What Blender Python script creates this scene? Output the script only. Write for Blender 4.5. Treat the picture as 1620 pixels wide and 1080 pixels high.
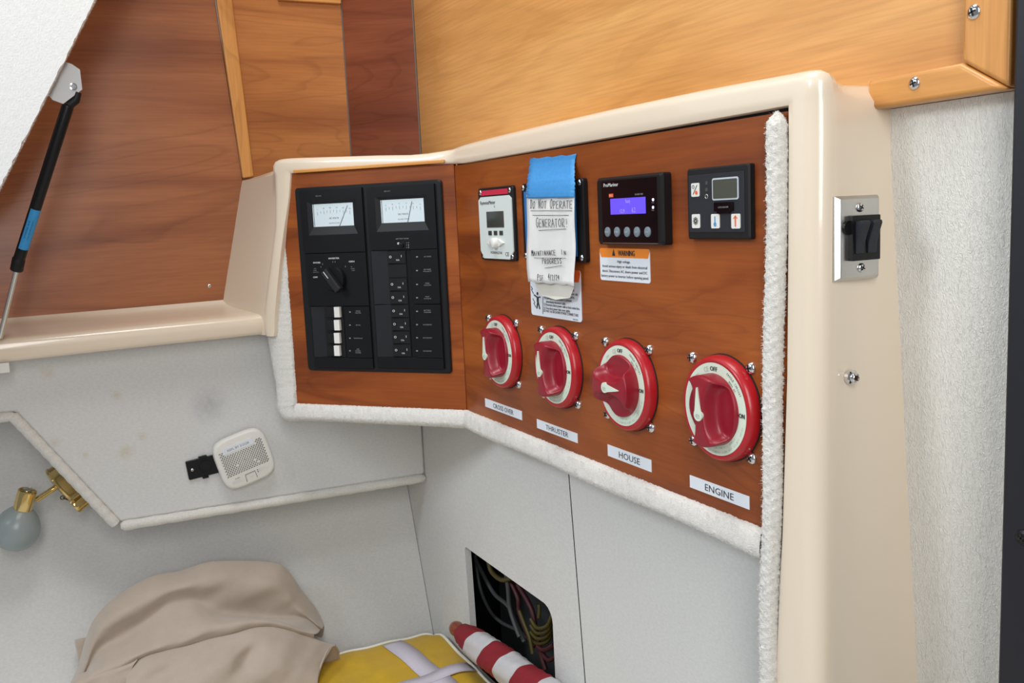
import bpy, bmesh, math, random
import numpy as np
from mathutils import Vector, Matrix, noise
from mathutils.geometry import tessellate_polygon
random.seed(7)
R = math.radians
scene = bpy.context.scene
for o in list(bpy.data.objects): bpy.data.objects.remove(o)
col = scene.collection
# ------------------------------------------------------------------ camera
FPX = 1487.55
FW = Vector((-0.88513044, 0.44545941, -0.13457348)); RT = Vector((0.45451516, 0.88961597, -0.04471465)); UP = Vector((-0.09980016, 0.10074399, 0.98989423))
CAM = Vector((.9, -.3957, 1.0))
cd = bpy.data.cameras.new('camera'); cam = bpy.data.objects.new('camera', cd); col.objects.link(cam)
cd.sensor_width = 36; cd.lens = FPX / 1620 * 36; cd.clip_start = .01; cd.clip_end = 50
cam.matrix_world = Matrix(((RT.x, UP.x, -FW.x, CAM.x), (RT.y, UP.y, -FW.y, CAM.y), (RT.z, UP.z, -FW.z, CAM.z), (0, 0, 0, 1)))
scene.camera = cam
# ------------------------------------------------------------------ light
w = bpy.data.worlds.new('world'); scene.world = w; w.use_nodes = True
bg = w.node_tree.nodes['Background']; bg.inputs[0].default_value = (.86, .93, 1, 1); bg.inputs[1].default_value = .24
def area(name, loc, target, sx, sy, power, color):
    l = bpy.data.lights.new(name, 'AREA'); l.shape = 'RECTANGLE'; l.size = sx; l.size_y = sy; l.energy = power; l.color = color
    o = bpy.data.objects.new(name, l); col.objects.link(o); o.location = loc
    o.rotation_euler = (Vector(target) - Vector(loc)).to_track_quat('-Z', 'Y').to_euler(); return o
area('hatch_light', (.28, -.30, 1.95), (.1, -.05, .95), .5, .4, 6.5, (1, .99, .97))
area('companionway_light', (1.28, -.52, 1.32), (.6, .08, .95), .3, .8, 7.5, (1, .98, .95))
area('aft_window_light', (.15, -1.30, 1.62), (-.2, -.35, .85), .4, .3, 8.5, (.86, .94, 1))
vs = scene.view_settings; vs.view_transform = 'Standard'; vs.look = 'None'; vs.gamma = 1; vs.use_curve_mapping = False; vs.exposure = 0.0
# ------------------------------------------------------------------ helpers
def hit(px, py, p, n):
    q = FW * FPX + RT * (px - 810) - UP * (py - 540); p = Vector(p); n = Vector(n)
    return CAM + q * ((p - CAM).dot(n) / q.dot(n))
def atX(px, py, v): return hit(px, py, (v, 0, 0), (1, 0, 0))
def atY(px, py, v): return hit(px, py, (0, v, 0), (0, 1, 0))
def atZ(px, py, v): return hit(px, py, (0, 0, v), (0, 0, 1))
class Frame:
    def __init__(s, o, U, V): s.o = Vector(o); s.U = Vector(U).normalized(); s.V = Vector(V).normalized(); s.N = s.U.cross(s.V)
    def pt(s, u, v, w=0): return s.o + s.U * u + s.V * v + s.N * w
    def uv(s, px, py, w=0):
        p = hit(px, py, s.o + s.N * w, s.N) - s.o; return p.dot(s.U), p.dot(s.V)
    def rect(s, pts, w=0):
        q = [s.uv(*p, w) for p in pts]; us = sorted(a for a, b in q); vv = sorted(b for a, b in q)
        return (us[0] + us[1]) / 2, (us[2] + us[3]) / 2, (vv[0] + vv[1]) / 2, (vv[2] + vv[3]) / 2
    def sub(s, u, v, w=0, rot=0):
        c, d = math.cos(rot), math.sin(rot)
        return Frame(s.pt(u, v, w), s.U * c + s.V * d, -s.U * d + s.V * c)
AL = R(221.07); DL = Vector((math.cos(AL), math.sin(AL), 0)); NL = Vector((-math.sin(AL), math.cos(AL), 0))
FM = Frame((0, 0, .794), (1, 0, 0), (0, 0, 1))          # main switch panel
FL = Frame((0, 0, .794), -DL, (0, 0, 1))                # breaker panel, turned 41 degrees
FB = Frame((0, .05, 0), (1, 0, 0), (0, 0, 1))           # bulkhead above
FC = Frame((.5082, 0, 0), (0, 1, 0), (0, 0, 1))          # side of the moulded column
FS = Frame((-.225, 0, 0), (0, 1, 0), (0, 0, 1))         # carpeted hull side
FD = Frame((0, .035, 0), (1, 0, 0), (0, 0, 1))          # carpeted bulkhead below
class MB:
    def __init__(s): s.v = []; s.f = []; s.m = []
    def add(s, vs, fs, m=0):
        k = len(s.v); s.v += [Vector(p) for p in vs]; s.f += [[i + k for i in f] for f in fs]; s.m += [m] * len(fs)
    def prism(s, F, poly, w0, w1, m=0, top=None):       # poly: list of (u,v) ccw; top = inset scale polygon
        n = len(poly); t = top or poly
        s.add([F.pt(a, b, w0) for a, b in poly] + [F.pt(a, b, w1) for a, b in t],
              [list(range(n))[::-1], list(range(n, 2 * n))] + [[i, (i + 1) % n, n + (i + 1) % n, n + i] for i in range(n)], m)
    def box(s, F, u0, u1, v0, v1, w0, w1, m=0, ch=0):
        P = lambda e: [(u0 + e, v0 + e), (u1 - e, v0 + e), (u1 - e, v1 - e), (u0 + e, v1 - e)]
        if ch:
            s.prism(F, P(0), w0, w1 - ch, m); s.prism(F, P(0), w1 - ch, w1, m, P(ch))
        else: s.prism(F, P(0), w0, w1, m)
    def rbox(s, F, u0, u1, v0, v1, w0, w1, r, m=0, ch=0, k=4):
        P = rrect(u0, u1, v0, v1, r, k)
        if ch:
            cu, cv = (u0 + u1) / 2, (v0 + v1) / 2; a = 1 - 2 * ch / (u1 - u0); b = 1 - 2 * ch / (v1 - v0)
            T = [(cu + (x - cu) * a, cv + (y - cv) * b) for x, y in P]
            s.prism(F, P, w0, w1 - ch, m); s.prism(F, P, w1 - ch, w1, m, T)
        else: s.prism(F, P, w0, w1, m)
    def lathe(s, F, u, v, prof, n=32, m=0, cap=True):   # prof: (radius, w)
        vs = []; k = len(prof)
        for r, w_ in prof:
            for i in range(n):
                a = 2 * math.pi * i / n; vs.append(F.pt(u + r * math.cos(a), v + r * math.sin(a), w_))
        fs = [[j * n + i, j * n + (i + 1) % n, (j + 1) * n + (i + 1) % n, (j + 1) * n + i] for j in range(k - 1) for i in range(n)]
        if cap: fs += [list(range(n))[::-1], [(k - 1) * n + i for i in range(n)]]
        s.add(vs, fs, m)
    def grid(s, rows, m=0, closeu=False):
        n = len(rows[0]); k = len(rows); vs = [p for r_ in rows for p in r_]
        c = n if closeu else n - 1
        s.add(vs, [[j * n + i, j * n + (i + 1) % n, (j + 1) * n + (i + 1) % n, (j + 1) * n + i] for j in range(k - 1) for i in range(c)], m)
    def tube(s, pts, r, n=8, m=0, cap=True):
        pts = [Vector(p) for p in pts]; rs = r if isinstance(r, (list, tuple)) else [r] * len(pts)
        up = None; rows = []
        for i, p in enumerate(pts):
            t = (pts[min(i + 1, len(pts) - 1)] - pts[max(i - 1, 0)]).normalized()
            if up is None: up = t.orthogonal().normalized()
            up = (up - t * up.dot(t)).normalized(); b = t.cross(up)
            rows.append([p + (up * math.cos(2 * math.pi * j / n) + b * math.sin(2 * math.pi * j / n)) * rs[i] for j in range(n)])
        k0 = len(s.v); s.grid(rows, m, True); k1 = len(s.v)
        if cap: s.f += [list(range(k0, k0 + n)), list(range(k1 - n, k1))[::-1]]; s.m += [m, m]
    def build(s, name, mats, parent=None, smooth=False, bevel=0, seg=2, subd=0, angle=35, solid=0):
        me = bpy.data.meshes.new(name)
        base = parent_origin(parent) if parent else sum(s.v, Vector()) / len(s.v)
        me.from_pydata([tuple(p - base) for p in s.v], [], s.f)
        for q in (mats if isinstance(mats, (list, tuple)) else [mats]): me.materials.append(q)
        me.polygons.foreach_set('material_index', s.m)
        bm = bmesh.new(); bm.from_mesh(me); bmesh.ops.recalc_face_normals(bm, faces=bm.faces); bm.to_mesh(me); bm.free()
        if smooth: me.shade_smooth()
        o = bpy.data.objects.new(name, me); col.objects.link(o)
        if parent: o.parent = parent
        else: o.location = base
        if solid: md = o.modifiers.new('solid', 'SOLIDIFY'); md.thickness = solid; md.offset = 0
        if bevel:
            md = o.modifiers.new('bevel', 'BEVEL'); md.width = bevel; md.segments = seg; md.limit_method = 'ANGLE'; md.angle_limit = R(angle)
            me.shade_smooth(); md.harden_normals = True
        if subd: md = o.modifiers.new('sub', 'SUBSURF'); md.levels = subd; md.render_levels = subd
        if smooth and not subd and not bevel:
            try: me.set_sharp_from_angle(angle=R(50))
            except Exception: pass
        return o
def parent_origin(o):
    p = Vector(o.location)
    while o.parent: o = o.parent; p += Vector(o.location)
    return p
def rrect(u0, u1, v0, v1, r, k=4):
    out = []
    for cu, cv, a0 in ((u1 - r, v0 + r, -90), (u1 - r, v1 - r, 0), (u0 + r, v1 - r, 90), (u0 + r, v0 + r, 180)):
        for i in range(k + 1):
            a = R(a0 + 90 * i / k); out.append((cu + r * math.cos(a), cv + r * math.sin(a)))
    return out
def thing(name, label, cat, loc, group=None):
    o = bpy.data.objects.new(name, None); o.empty_display_size = .01; col.objects.link(o); o.location = loc
    return tag(o, label, cat, group)
def tag(o, label, cat, group=None):
    o['label'] = label; o['category'] = cat
    if group: o['group'] = group
    return o
def struct(o, label=None, cat=None):
    o['kind'] = 'structure'
    if label: o['label'] = label
    if cat: o['category'] = cat
    return o
_tc = {}
def text_mesh(s):
    if s in _tc: return _tc[s]
    c = bpy.data.curves.new('txt', 'FONT'); c.body = s; c.size = 1; c.resolution_u = 2
    o = bpy.data.objects.new('txt', c); me = o.to_mesh()
    vs = [(v.co.x, v.co.y) for v in me.vertices]; fs = [list(p.vertices) for p in me.polygons]
    o.to_mesh_clear(); bpy.data.objects.remove(o); _tc[s] = (vs, fs); return _tc[s]
def text(mb, F, s, u, v, w_, h, width=None, rot=0, m=0, bold=0):   # centred at u,v ; h cap height
    vs, fs = text_mesh(s)
    if not vs: return
    x0 = min(a for a, b in vs); x1 = max(a for a, b in vs); sy = h / .69
    sx = sy if width is None else width / (x1 - x0)
    c, d = math.cos(rot), math.sin(rot); cx = (x0 + x1) / 2
    for off in ([0] if not bold else [-bold, 0, bold]):
        out = []
        for a, b in vs:
            x = (a - cx) * sx + off; y = (b - .345) * sy; out.append(F.pt(u + x * c - y * d, v + x * d + y * c, w_ + off * .01))
        mb.add(out, fs, m)
# ------------------------------------------------------------------ materials
def mat(name, c=(.8, .8, .8), rough=.5, metal=0, coat=0, spec=.5, emit=None, sheen=0, trans=0, coatr=.1):
    m = bpy.data.materials.new(name); m.use_nodes = True; b = m.node_tree.nodes['Principled BSDF']
    b.inputs['Base Color'].default_value = (*c, 1); b.inputs['Roughness'].default_value = rough; b.inputs['Metallic'].default_value = metal
    b.inputs['Coat Weight'].default_value = coat; b.inputs['Coat Roughness'].default_value = coatr; b.inputs['Specular IOR Level'].default_value = spec
    b.inputs['Sheen Weight'].default_value = sheen; b.inputs['Transmission Weight'].default_value = trans
    if emit: b.inputs['Emission Color'].default_value = (*emit[0], 1); b.inputs['Emission Strength'].default_value = emit[1]
    return m
def nd(m, t, **kw):
    n = m.node_tree.nodes.new(t)
    for k, v in kw.items():
        if k in n.inputs: n.inputs[k].default_value = v
        else: setattr(n, k, v)
    return n
def lk(m, a, ao, b, bi): m.node_tree.links.new(a.outputs[ao], b.inputs[bi])
def speck(m, scale, amt, bump=0, bscale=None, dist=.0003, stretch=(1, 1, 1)):
    b = m.node_tree.nodes['Principled BSDF']; tc = nd(m, 'ShaderNodeTexCoord'); mp = nd(m, 'ShaderNodeMapping'); mp.inputs['Scale'].default_value = stretch
    lk(m, tc, 'Object', mp, 'Vector')
    if amt:
        n = nd(m, 'ShaderNodeTexNoise', Scale=scale, Detail=5.0, Roughness=.6); lk(m, mp, 0, n, 'Vector')
        c = b.inputs['Base Color'].default_value; r_ = nd(m, 'ShaderNodeValToRGB')
        r_.color_ramp.elements[0].position = .3; r_.color_ramp.elements[1].position = .7
        r_.color_ramp.elements[0].color = (c[0] * (1 - amt), c[1] * (1 - amt), c[2] * (1 - amt), 1); r_.color_ramp.elements[1].color = (min(c[0] * (1 + amt), 1), min(c[1] * (1 + amt), 1), min(c[2] * (1 + amt), 1), 1)
        lk(m, n, 'Fac', r_, 0); lk(m, r_, 0, b, 'Base Color')
    if bump:
        n2 = nd(m, 'ShaderNodeTexNoise', Scale=bscale or scale, Detail=3.0); lk(m, mp, 0, n2, 'Vector')
        bp = nd(m, 'ShaderNodeBump', Strength=bump, Distance=dist); lk(m, n2, 'Fac', bp, 'Height'); lk(m, bp, 0, b, 'Normal')
    return m
def wood(name, c0, c1, c2, grain='h', rough=.35, coat=.35, big=1.0, coatr=.2, rot=0, lines=.55):
    m = mat(name, c1, rough, coat=coat, coatr=coatr); b = m.node_tree.nodes['Principled BSDF']; tc = nd(m, 'ShaderNodeTexCoord')
    def mapped(sc):
        mp = nd(m, 'ShaderNodeMapping'); mp.inputs['Scale'].default_value = sc; mp.inputs['Rotation'].default_value = (rot, rot, 0); lk(m, tc, 'Object', mp, 'Vector'); return mp
    A = (3, 3, 22) if grain == 'h' else (22, 22, 3); B = (14, 14, 420) if grain == 'h' else (420, 420, 14)
    n1 = nd(m, 'ShaderNodeTexNoise', Scale=1.0 * big, Detail=4.0, Roughness=.55, Distortion=.6); lk(m, mapped(A), 0, n1, 'Vector')
    n2 = nd(m, 'ShaderNodeTexNoise', Scale=1.0, Detail=3.0, Roughness=.6); lk(m, mapped(B), 0, n2, 'Vector')
    r1 = nd(m, 'ShaderNodeValToRGB'); e = r1.color_ramp.elements; e[0].position = .32; e[0].color = (*c0, 1); e[1].position = .7; e[1].color = (*c2, 1)
    k = r1.color_ramp.elements.new(.5); k.color = (*c1, 1); lk(m, n1, 'Fac', r1, 0)
    # thin growth-ring lines
    wv = nd(m, 'ShaderNodeTexNoise', Scale=.8 * big, Detail=2.0, Distortion=1.2); lk(m, mapped((2.2, 2.2, 14) if grain == 'h' else (14, 14, 2.2)), 0, wv, 'Vector')
    ml = nd(m, 'ShaderNodeMath', operation='MULTIPLY'); ml.inputs[1].default_value = 9; lk(m, wv, 'Fac', ml, 0)
    fr = nd(m, 'ShaderNodeMath', operation='FRACT'); lk(m, ml, 0, fr, 0)
    r2 = nd(m, 'ShaderNodeValToRGB'); e = r2.color_ramp.elements; e[0].position = 0; e[0].color = (.72, .68, .66, 1); e[1].position = .18; e[1].color = (1, 1, 1, 1)
    k = r2.color_ramp.elements.new(.93); k.color = (1, 1, 1, 1); k = r2.color_ramp.elements.new(1.0); k.color = (.72, .68, .66, 1); lk(m, fr, 0, r2, 0)
    r3 = nd(m, 'ShaderNodeValToRGB'); e = r3.color_ramp.elements; e[0].position = .35; e[0].color = (.91, .90, .885, 1); e[1].position = .62; e[1].color = (1.04, 1.04, 1.04, 1); lk(m, n2, 'Fac', r3, 0)
    x1 = nd(m, 'ShaderNodeMix', data_type='RGBA', blend_type='MULTIPLY'); x1.inputs[0].default_value = lines; lk(m, r1, 0, x1, 6); lk(m, r2, 0, x1, 7)
    x2 = nd(m, 'ShaderNodeMix', data_type='RGBA', blend_type='MULTIPLY'); x2.inputs[0].default_value = 1; lk(m, x1, 2, x2, 6); lk(m, r3, 0, x2, 7)
    lk(m, x2, 2, b, 'Base Color'); b.inputs['Specular IOR Level'].default_value = .35; return m
M = {}
M['cherry'] = wood('cherry_panel', (.165, .034, .006), (.275, .064, .010), (.40, .110, .018), coat=.08, rough=.42)  # wood tones differ mostly by the light put into their colour
M['cherry_side'] = wood('cherry_locker', (.27, .085, .030), (.38, .135, .050), (.48, .19, .075), big=.8, coat=.55)
M['cherry_mid'] = wood('cherry_mid', (.32, .105, .025), (.44, .165, .042), (.54, .22, .062))
M['shaded_strip'] = wood('shaded_strip_wood', (.17, .042, .016), (.23, .062, .025), (.29, .085, .036))  # darker copy of the wood, corner shade put into its colour
M['honey'] = wood('honey_veneer', (.54, .25, .072), (.64, .315, .10), (.72, .385, .135), rough=.32, coat=.3, big=.6, lines=.25)  # lighter wood whose tone also carries the bulkhead's bright light
M['honey_trim'] = wood('honey_trim', (.52, .22, .055), (.62, .285, .075), (.70, .35, .105), rough=.35)
M['galv'] = mat('galvanised', (.42, .43, .44), .5, .5)
M['honey_v'] = wood('honey_trim_v', (.52, .22, .055), (.62, .285, .075), (.70, .35, .105), grain='v', rough=.35)
M['gel'] = mat('beige_gelcoat', (.78, .665, .525), .28, coat=.6, coatr=.06)
M['carpet'] = speck(mat('grey_carpet', (.66, .66, .65), .95, spec=.1, sheen=.2), 260, .06, .5, 700, .0006, (1, 1, 2.2))
M['pile'] = speck(mat('white_pile', (.72, .70, .66), .95, spec=.1, sheen=.3), 500, .08, .9, 1100, .0008)
M['vinyl'] = mat('textured_vinyl', (.78, .765, .72), .5, spec=.4)
m = M['vinyl']; b = m.node_tree.nodes['Principled BSDF']; tc = nd(m, 'ShaderNodeTexCoord'); mp = nd(m, 'ShaderNodeMapping'); mp.inputs['Scale'].default_value = (1.5, 1, .62); lk(m, tc, 'Object', mp, 0)
vo = nd(m, 'ShaderNodeTexVoronoi', Scale=380.0, feature='DISTANCE_TO_EDGE'); nz = nd(m, 'ShaderNodeTexNoise', Scale=260.0, Detail=2.0); mx = nd(m, 'ShaderNodeMix', data_type='VECTOR'); mx.inputs[0].default_value = .012
lk(m, mp, 0, nz, 'Vector'); lk(m, mp, 0, mx, 4); lk(m, nz, 'Color', mx, 5); lk(m, mx, 1, vo, 'Vector')
bp = nd(m, 'ShaderNodeBump', Strength=.8, Distance=.0010); lk(m, vo, 'Distance', bp, 'Height'); lk(m, bp, 0, b, 'Normal')
M['black'] = mat('black_plastic', (.006, .006, .007), .36, spec=.3)
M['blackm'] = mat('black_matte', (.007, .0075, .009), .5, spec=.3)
M['grey'] = mat('dark_grey_plastic', (.013, .014, .017), .45, spec=.35)
M['charcoal'] = mat('charcoal_face', (.017, .019, .026), .45, spec=.35)
M['gloss'] = mat('gloss_black', (.004, .003, .005), .06)
M['dark'] = mat('dark_gap', (.008, .007, .006), .8)
M['chrome'] = mat('chrome', (.75, .75, .76), .12, 1)
M['steel'] = mat('brushed_steel', (.62, .61, .58), .28, 1)
M['brass'] = mat('polished_brass', (.78, .58, .24), .13, 1)
M['bronze'] = mat('dark_bronze', (.12, .07, .04), .35, 1)
M['red'] = mat('red_plastic', (.42, .009, .016), .32, coat=.1)
M['redk'] = mat('red_knob', (.27, .005, .018), .36, coat=.05)
M['cream'] = mat('pale_green_label', (.66, .74, .62), .5)
M['ink'] = mat('black_ink', (.02, .02, .02), .6)
M['fade'] = mat('faded_ink', (.42, .50, .42), .6)
M['white'] = mat('white_label', (.72, .76, .82), .45)
M['print'] = mat('white_print', (.62, .63, .65), .5)
M['dimprint'] = mat('dim_print', (.25, .26, .28), .5)
M['plate'] = mat('white_faceplate', (.66, .72, .70), .4)
M['paper'] = speck(mat('note_paper', (.76, .75, .74), .8, spec=.2), 90, .02)
M['paperb'] = mat('folded_paper', (.62, .60, .54), .8, spec=.2)
M['tape'] = speck(mat('blue_masking_tape', (.045, .27, .62), .55), 300, .08, .3, 900, .0002)
M['orange'] = mat('orange_print', (.80, .23, .02), .5)
M['orangered'] = mat('orange_red_print', (.78, .12, .02), .5)
M['magenta'] = mat('crimson_strip', (.55, .02, .06), .5)
M['lcd'] = mat('grey_lcd', (.045, .05, .045), .12)
M['lcd2'] = mat('green_lcd', (.06, .065, .05), .3)
M['bluelcd'] = mat('lit_blue_lcd', (.05, .03, .3), .3, emit=((.12, .07, .95), 1.0))
M['lcdtext'] = mat('lcd_digits', (.2, .2, .6), .3, emit=((.25, .22, 1.0), 1.0))
M['led'] = mat('lit_led', (.8, .8, 1), .3, emit=((.7, .7, 1), 1.2))
M['btn'] = mat('grey_button', (.17, .21, .24), .35)
M['bluep'] = mat('blue_faceplate', (.02, .16, .45), .4)
M['greyp'] = mat('grey_window', (.50, .56, .60), .4)
M['meter'] = mat('meter_face', (.62, .72, .76), .4, emit=None)
M['whitep'] = mat('white_plastic', (.74, .73, .69), .4)
M['glass'] = mat('frosted_glass', (.58, .66, .67), .3, trans=.6)
M['yellow'] = speck(mat('yellow_fabric', (.56, .34, .008), .6, sheen=.1), 40, .08, .3, 60, .002)
M['webbing'] = mat('lilac_white_webbing', (.58, .54, .62), .8)
m = M['webbing']; b = m.node_tree.nodes['Principled BSDF']; tc = nd(m, 'ShaderNodeTexCoord'); wv = nd(m, 'ShaderNodeTexWave', Scale=260.0, bands_direction='DIAGONAL'); bp = nd(m, 'ShaderNodeBump', Strength=.4, Distance=.0005); lk(m, tc, 'Object', wv, 0); lk(m, wv, 'Fac', bp, 'Height'); lk(m, bp, 0, b, 'Normal')
M['piping'] = mat('white_piping', (.78, .78, .72), .6)
M['canvas'] = speck(mat('tan_canvas', (.45, .375, .31), .8, sheen=.3, spec=.2), 60, .04, .2, 1500, .0002)
M['flagred'] = speck(mat('flag_red', (.22, .006, .014), .8), 60, .08, .4, 220, .001)
M['flagwhite'] = speck(mat('flag_white', (.52, .51, .53), .8), 60, .04, .4, 220, .001)
M['ball'] = mat('varnished_wood', (.22, .05, .02), .3, coat=.5)
M['lid'] = speck(mat('lid_carpet', (.80, .83, .84), .95, spec=.1, sheen=.2), 200, .04, .5, 600, .0006)
M['bluelab'] = mat('blue_label', (.03, .28, .62), .45)
M['cgrey'] = mat('grey_cable', (.055, .058, .062), .5); M['cyel'] = mat('yellow_cable', (.07, .055, .008), .5); M['cred'] = mat('red_cable', (.06, .008, .014), .5)  # cable colours darkened to carry the dimness inside the opening
M['frame'] = mat('black_frame', (.006, .006, .011), .5)
# stains on the carpeted side (yellow blotches and one dark smudge, fixed to the cloth)
def stained(name, base, spots):
    m = speck(mat(name, base, .95, spec=.1, sheen=.2), 260, .06, .5, 700, .0006, (1, 1, 2.2)); b = m.node_tree.nodes['Principled BSDF']
    src = b.inputs['Base Color'].links[0].from_socket; tc = [n for n in m.node_tree.nodes if n.type == 'TEX_COORD'][0]
    geo = nd(m, 'ShaderNodeNewGeometry')
    for (p, r_, c, k) in spots:
        sb = nd(m, 'ShaderNodeVectorMath', operation='DISTANCE'); sb.inputs[1].default_value = p; lk(m, geo, 'Position', sb, 0)
        nz = nd(m, 'ShaderNodeTexNoise', Scale=130.0, Detail=3.0); lk(m, tc, 'Object', nz, 'Vector')
        mr = nd(m, 'ShaderNodeMapRange'); mr.inputs[1].default_value = 0; mr.inputs[2].default_value = r_; mr.inputs[3].default_value = k; mr.inputs[4].default_value = 0; mr.interpolation_type = 'SMOOTHSTEP'; lk(m, sb, 'Value', mr, 0)
        mu = nd(m, 'ShaderNodeMath', operation='MULTIPLY'); lk(m, mr, 0, mu, 0); lk(m, nz, 'Fac', mu, 1)
        mx = nd(m, 'ShaderNodeMix', data_type='RGBA', blend_type='MULTIPLY'); mx.inputs[7].default_value = (*c, 1); lk(m, mu, 0, mx, 0); m.node_tree.links.new(src, mx.inputs[6]); src = mx.outputs[2]
    m.node_tree.links.new(src, b.inputs['Base Color']); return m
sp = [(atX(330, 640, -.225), .030, (.55, .55, .62), .9), (atX(200, 715, -.225), .012, (.85, .72, .5), 1.0), (atX(185, 625, -.225), .008, (.85, .74, .55), 1.0), (atX(135, 720, -.225), .006, (.85, .74, .55), .9), (atX(225, 690, -.225), .008, (.88, .76, .55), .9), (atX(88, 700, -.225), .008, (.85, .74, .55), .8), (atX(75, 590, -.225), .012, (.9, .78, .55), .8), (atX(310, 750, -.225), .010, (.9, .8, .65), .8)]
M['side'] = stained('stained_carpet', (.66, .665, .66), sp)

# sweep of a cross-section along stations: (I, outward dir, normal, profile list[(a,b)])
def sweep(mb, stations, m=0):
    mb.grid([[I + o * a + n * b for a, b in prof] for (I, o, n, prof) in stations], m)
def fuzz(mb, stations, count, L, wdt, m=0, jr=(0, 1)):
    for _ in range(count):
        k = random.random() * (len(stations) - 1); i = int(k); t = k - i
        (I0, o0, n0, p0), (I1, o1, n1, p1) = stations[i], stations[i + 1]
        q = (jr[0] + random.random() * (jr[1] - jr[0])) * (len(p0) - 1); j = min(int(q), len(p0) - 2); s_ = q - j
        def P(I, o, n, p): a = p[j][0] * (1 - s_) + p[j + 1][0] * s_; b_ = p[j][1] * (1 - s_) + p[j + 1][1] * s_; return I + o * a + n * b_
        A = P(I0, o0, n0, p0).lerp(P(I1, o1, n1, p1), t)
        tg = (I1 - I0).normalized() if (I1 - I0).length > 1e-6 else Vector((0, 0, 1))
        e = (o0 * (p0[j + 1][0] - p0[j][0]) + n0 * (p0[j + 1][1] - p0[j][1]))
        nn = e.cross(tg).normalized() if e.length > 1e-9 else n0
        cen = I0 + o0 * (p0[len(p0) // 2][0] * .4) + n0 * (-.01)
        if nn.dot(A - cen) < 0: nn = -nn
        d = (nn + Vector((random.gauss(0, .6), random.gauss(0, .6), random.gauss(0, .6)))).normalized() * L * random.uniform(.5, 1.2)
        s2 = d.cross(Vector((random.random(), random.random(), random.random()))).normalized() * wdt
        mb.add([A - s2, A + s2, A + d + s2 * .6, A + d - s2 * .6], [[0, 1, 2, 3]], m)
def screw(F, u, v, w_, r, parent, name='screw', mt='chrome', rot=.3, dome=.45):
    mb = MB(); mb.lathe(F, u, v, [(r, w_), (r, w_ + r * .12), (r * .9, w_ + r * dome * .55), (r * .6, w_ + r * dome * .88), (r * .2, w_ + r * dome)], 16)
    G = F.sub(u, v, w_ + r * dome * .9, rot)
    mb.box(G, -r * .55, r * .55, -r * .11, r * .11, -r * .2, r * .12, 1); mb.box(G, -r * .11, r * .11, -r * .55, r * .55, -r * .2, r * .12, 1)
    return mb.build(name, [M[mt], M['dark']], parent, smooth=True)
# ------------------------------------------------------------------ room shell
Z3 = Vector((0, 0, 1))
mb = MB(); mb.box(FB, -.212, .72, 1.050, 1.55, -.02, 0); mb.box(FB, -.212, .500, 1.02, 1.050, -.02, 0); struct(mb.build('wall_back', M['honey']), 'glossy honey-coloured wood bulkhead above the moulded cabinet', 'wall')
# vinyl wall leans back a little
mb = MB(); mb.add([(.49, .0525, 1.0497), (.75, .0525, 1.0497), (.75, .115, .4), (.49, .115, .4), (.49, .068, 1.0497), (.75, .068, 1.0497), (.75, .135, .4), (.49, .135, .4)], [[0, 1, 2, 3], [7, 6, 5, 4], [0, 4, 5, 1], [1, 5, 6, 2], [2, 6, 7, 3], [3, 7, 4, 0]])
struct(mb.build('wall_right', M['vinyl']), 'wall covered in white grained vinyl right of the moulded column', 'wall')
# trim of the bulkhead
def trims():
    q = [atY(1375, 125, .04), atY(1375, 170, .04)]
    z1 = 1.0665; z0 = 1.0495; x0 = .5025; x1 = .591; xm = .5635; G = Frame((0, .05, 0), (1, 0, 0), (0, 0, 1))
    t = thing('trim_1', 'short honey wood trim piece along the foot of the bulkhead', 'trim', G.pt(x0, z0)); t['kind'] = 'structure'
    mb = MB(); mb.prism(G, [(x0, z0), (x1, z0), (xm, z1), (x0, z1)], 0, .012); mb.build('trim_board', M['honey_trim'], t, bevel=.003, seg=3)
    u, v = G.uv(1447, 132, .012); screw(G, u, v, .012, .0035, t)
    t = thing('trim_2', 'upright honey wood trim at the right edge of the bulkhead', 'trim', G.pt(xm, z0)); t['kind'] = 'structure'
    mb = MB(); mb.prism(G, [(x1, z0), (x1, 1.5), (xm, 1.5), (xm, z1)], 0, .012); mb.build('trim_board', M['honey_v'], t, bevel=.003, seg=3)
    u, v = G.uv(1541, 19, .012); screw(G, u, v, .012, .0038, t)
trims()
# black frame at the far right
mb = MB(); G = Frame((0, .03, 0), (1, 0, 0), (0, 0, 1)); mb.box(G, .5985, .76, .3, 1.6, -.1, .0)
t = thing('door_frame', 'black upright frame at the far right edge beside the vinyl wall', 'frame', (.6, .03, .3)); mb.build('jamb', M['frame'], t, bevel=.002)
u, v = G.uv(1619, 850, 0); screw(G, u, v, 0, .004, t, mt='black')

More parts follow.
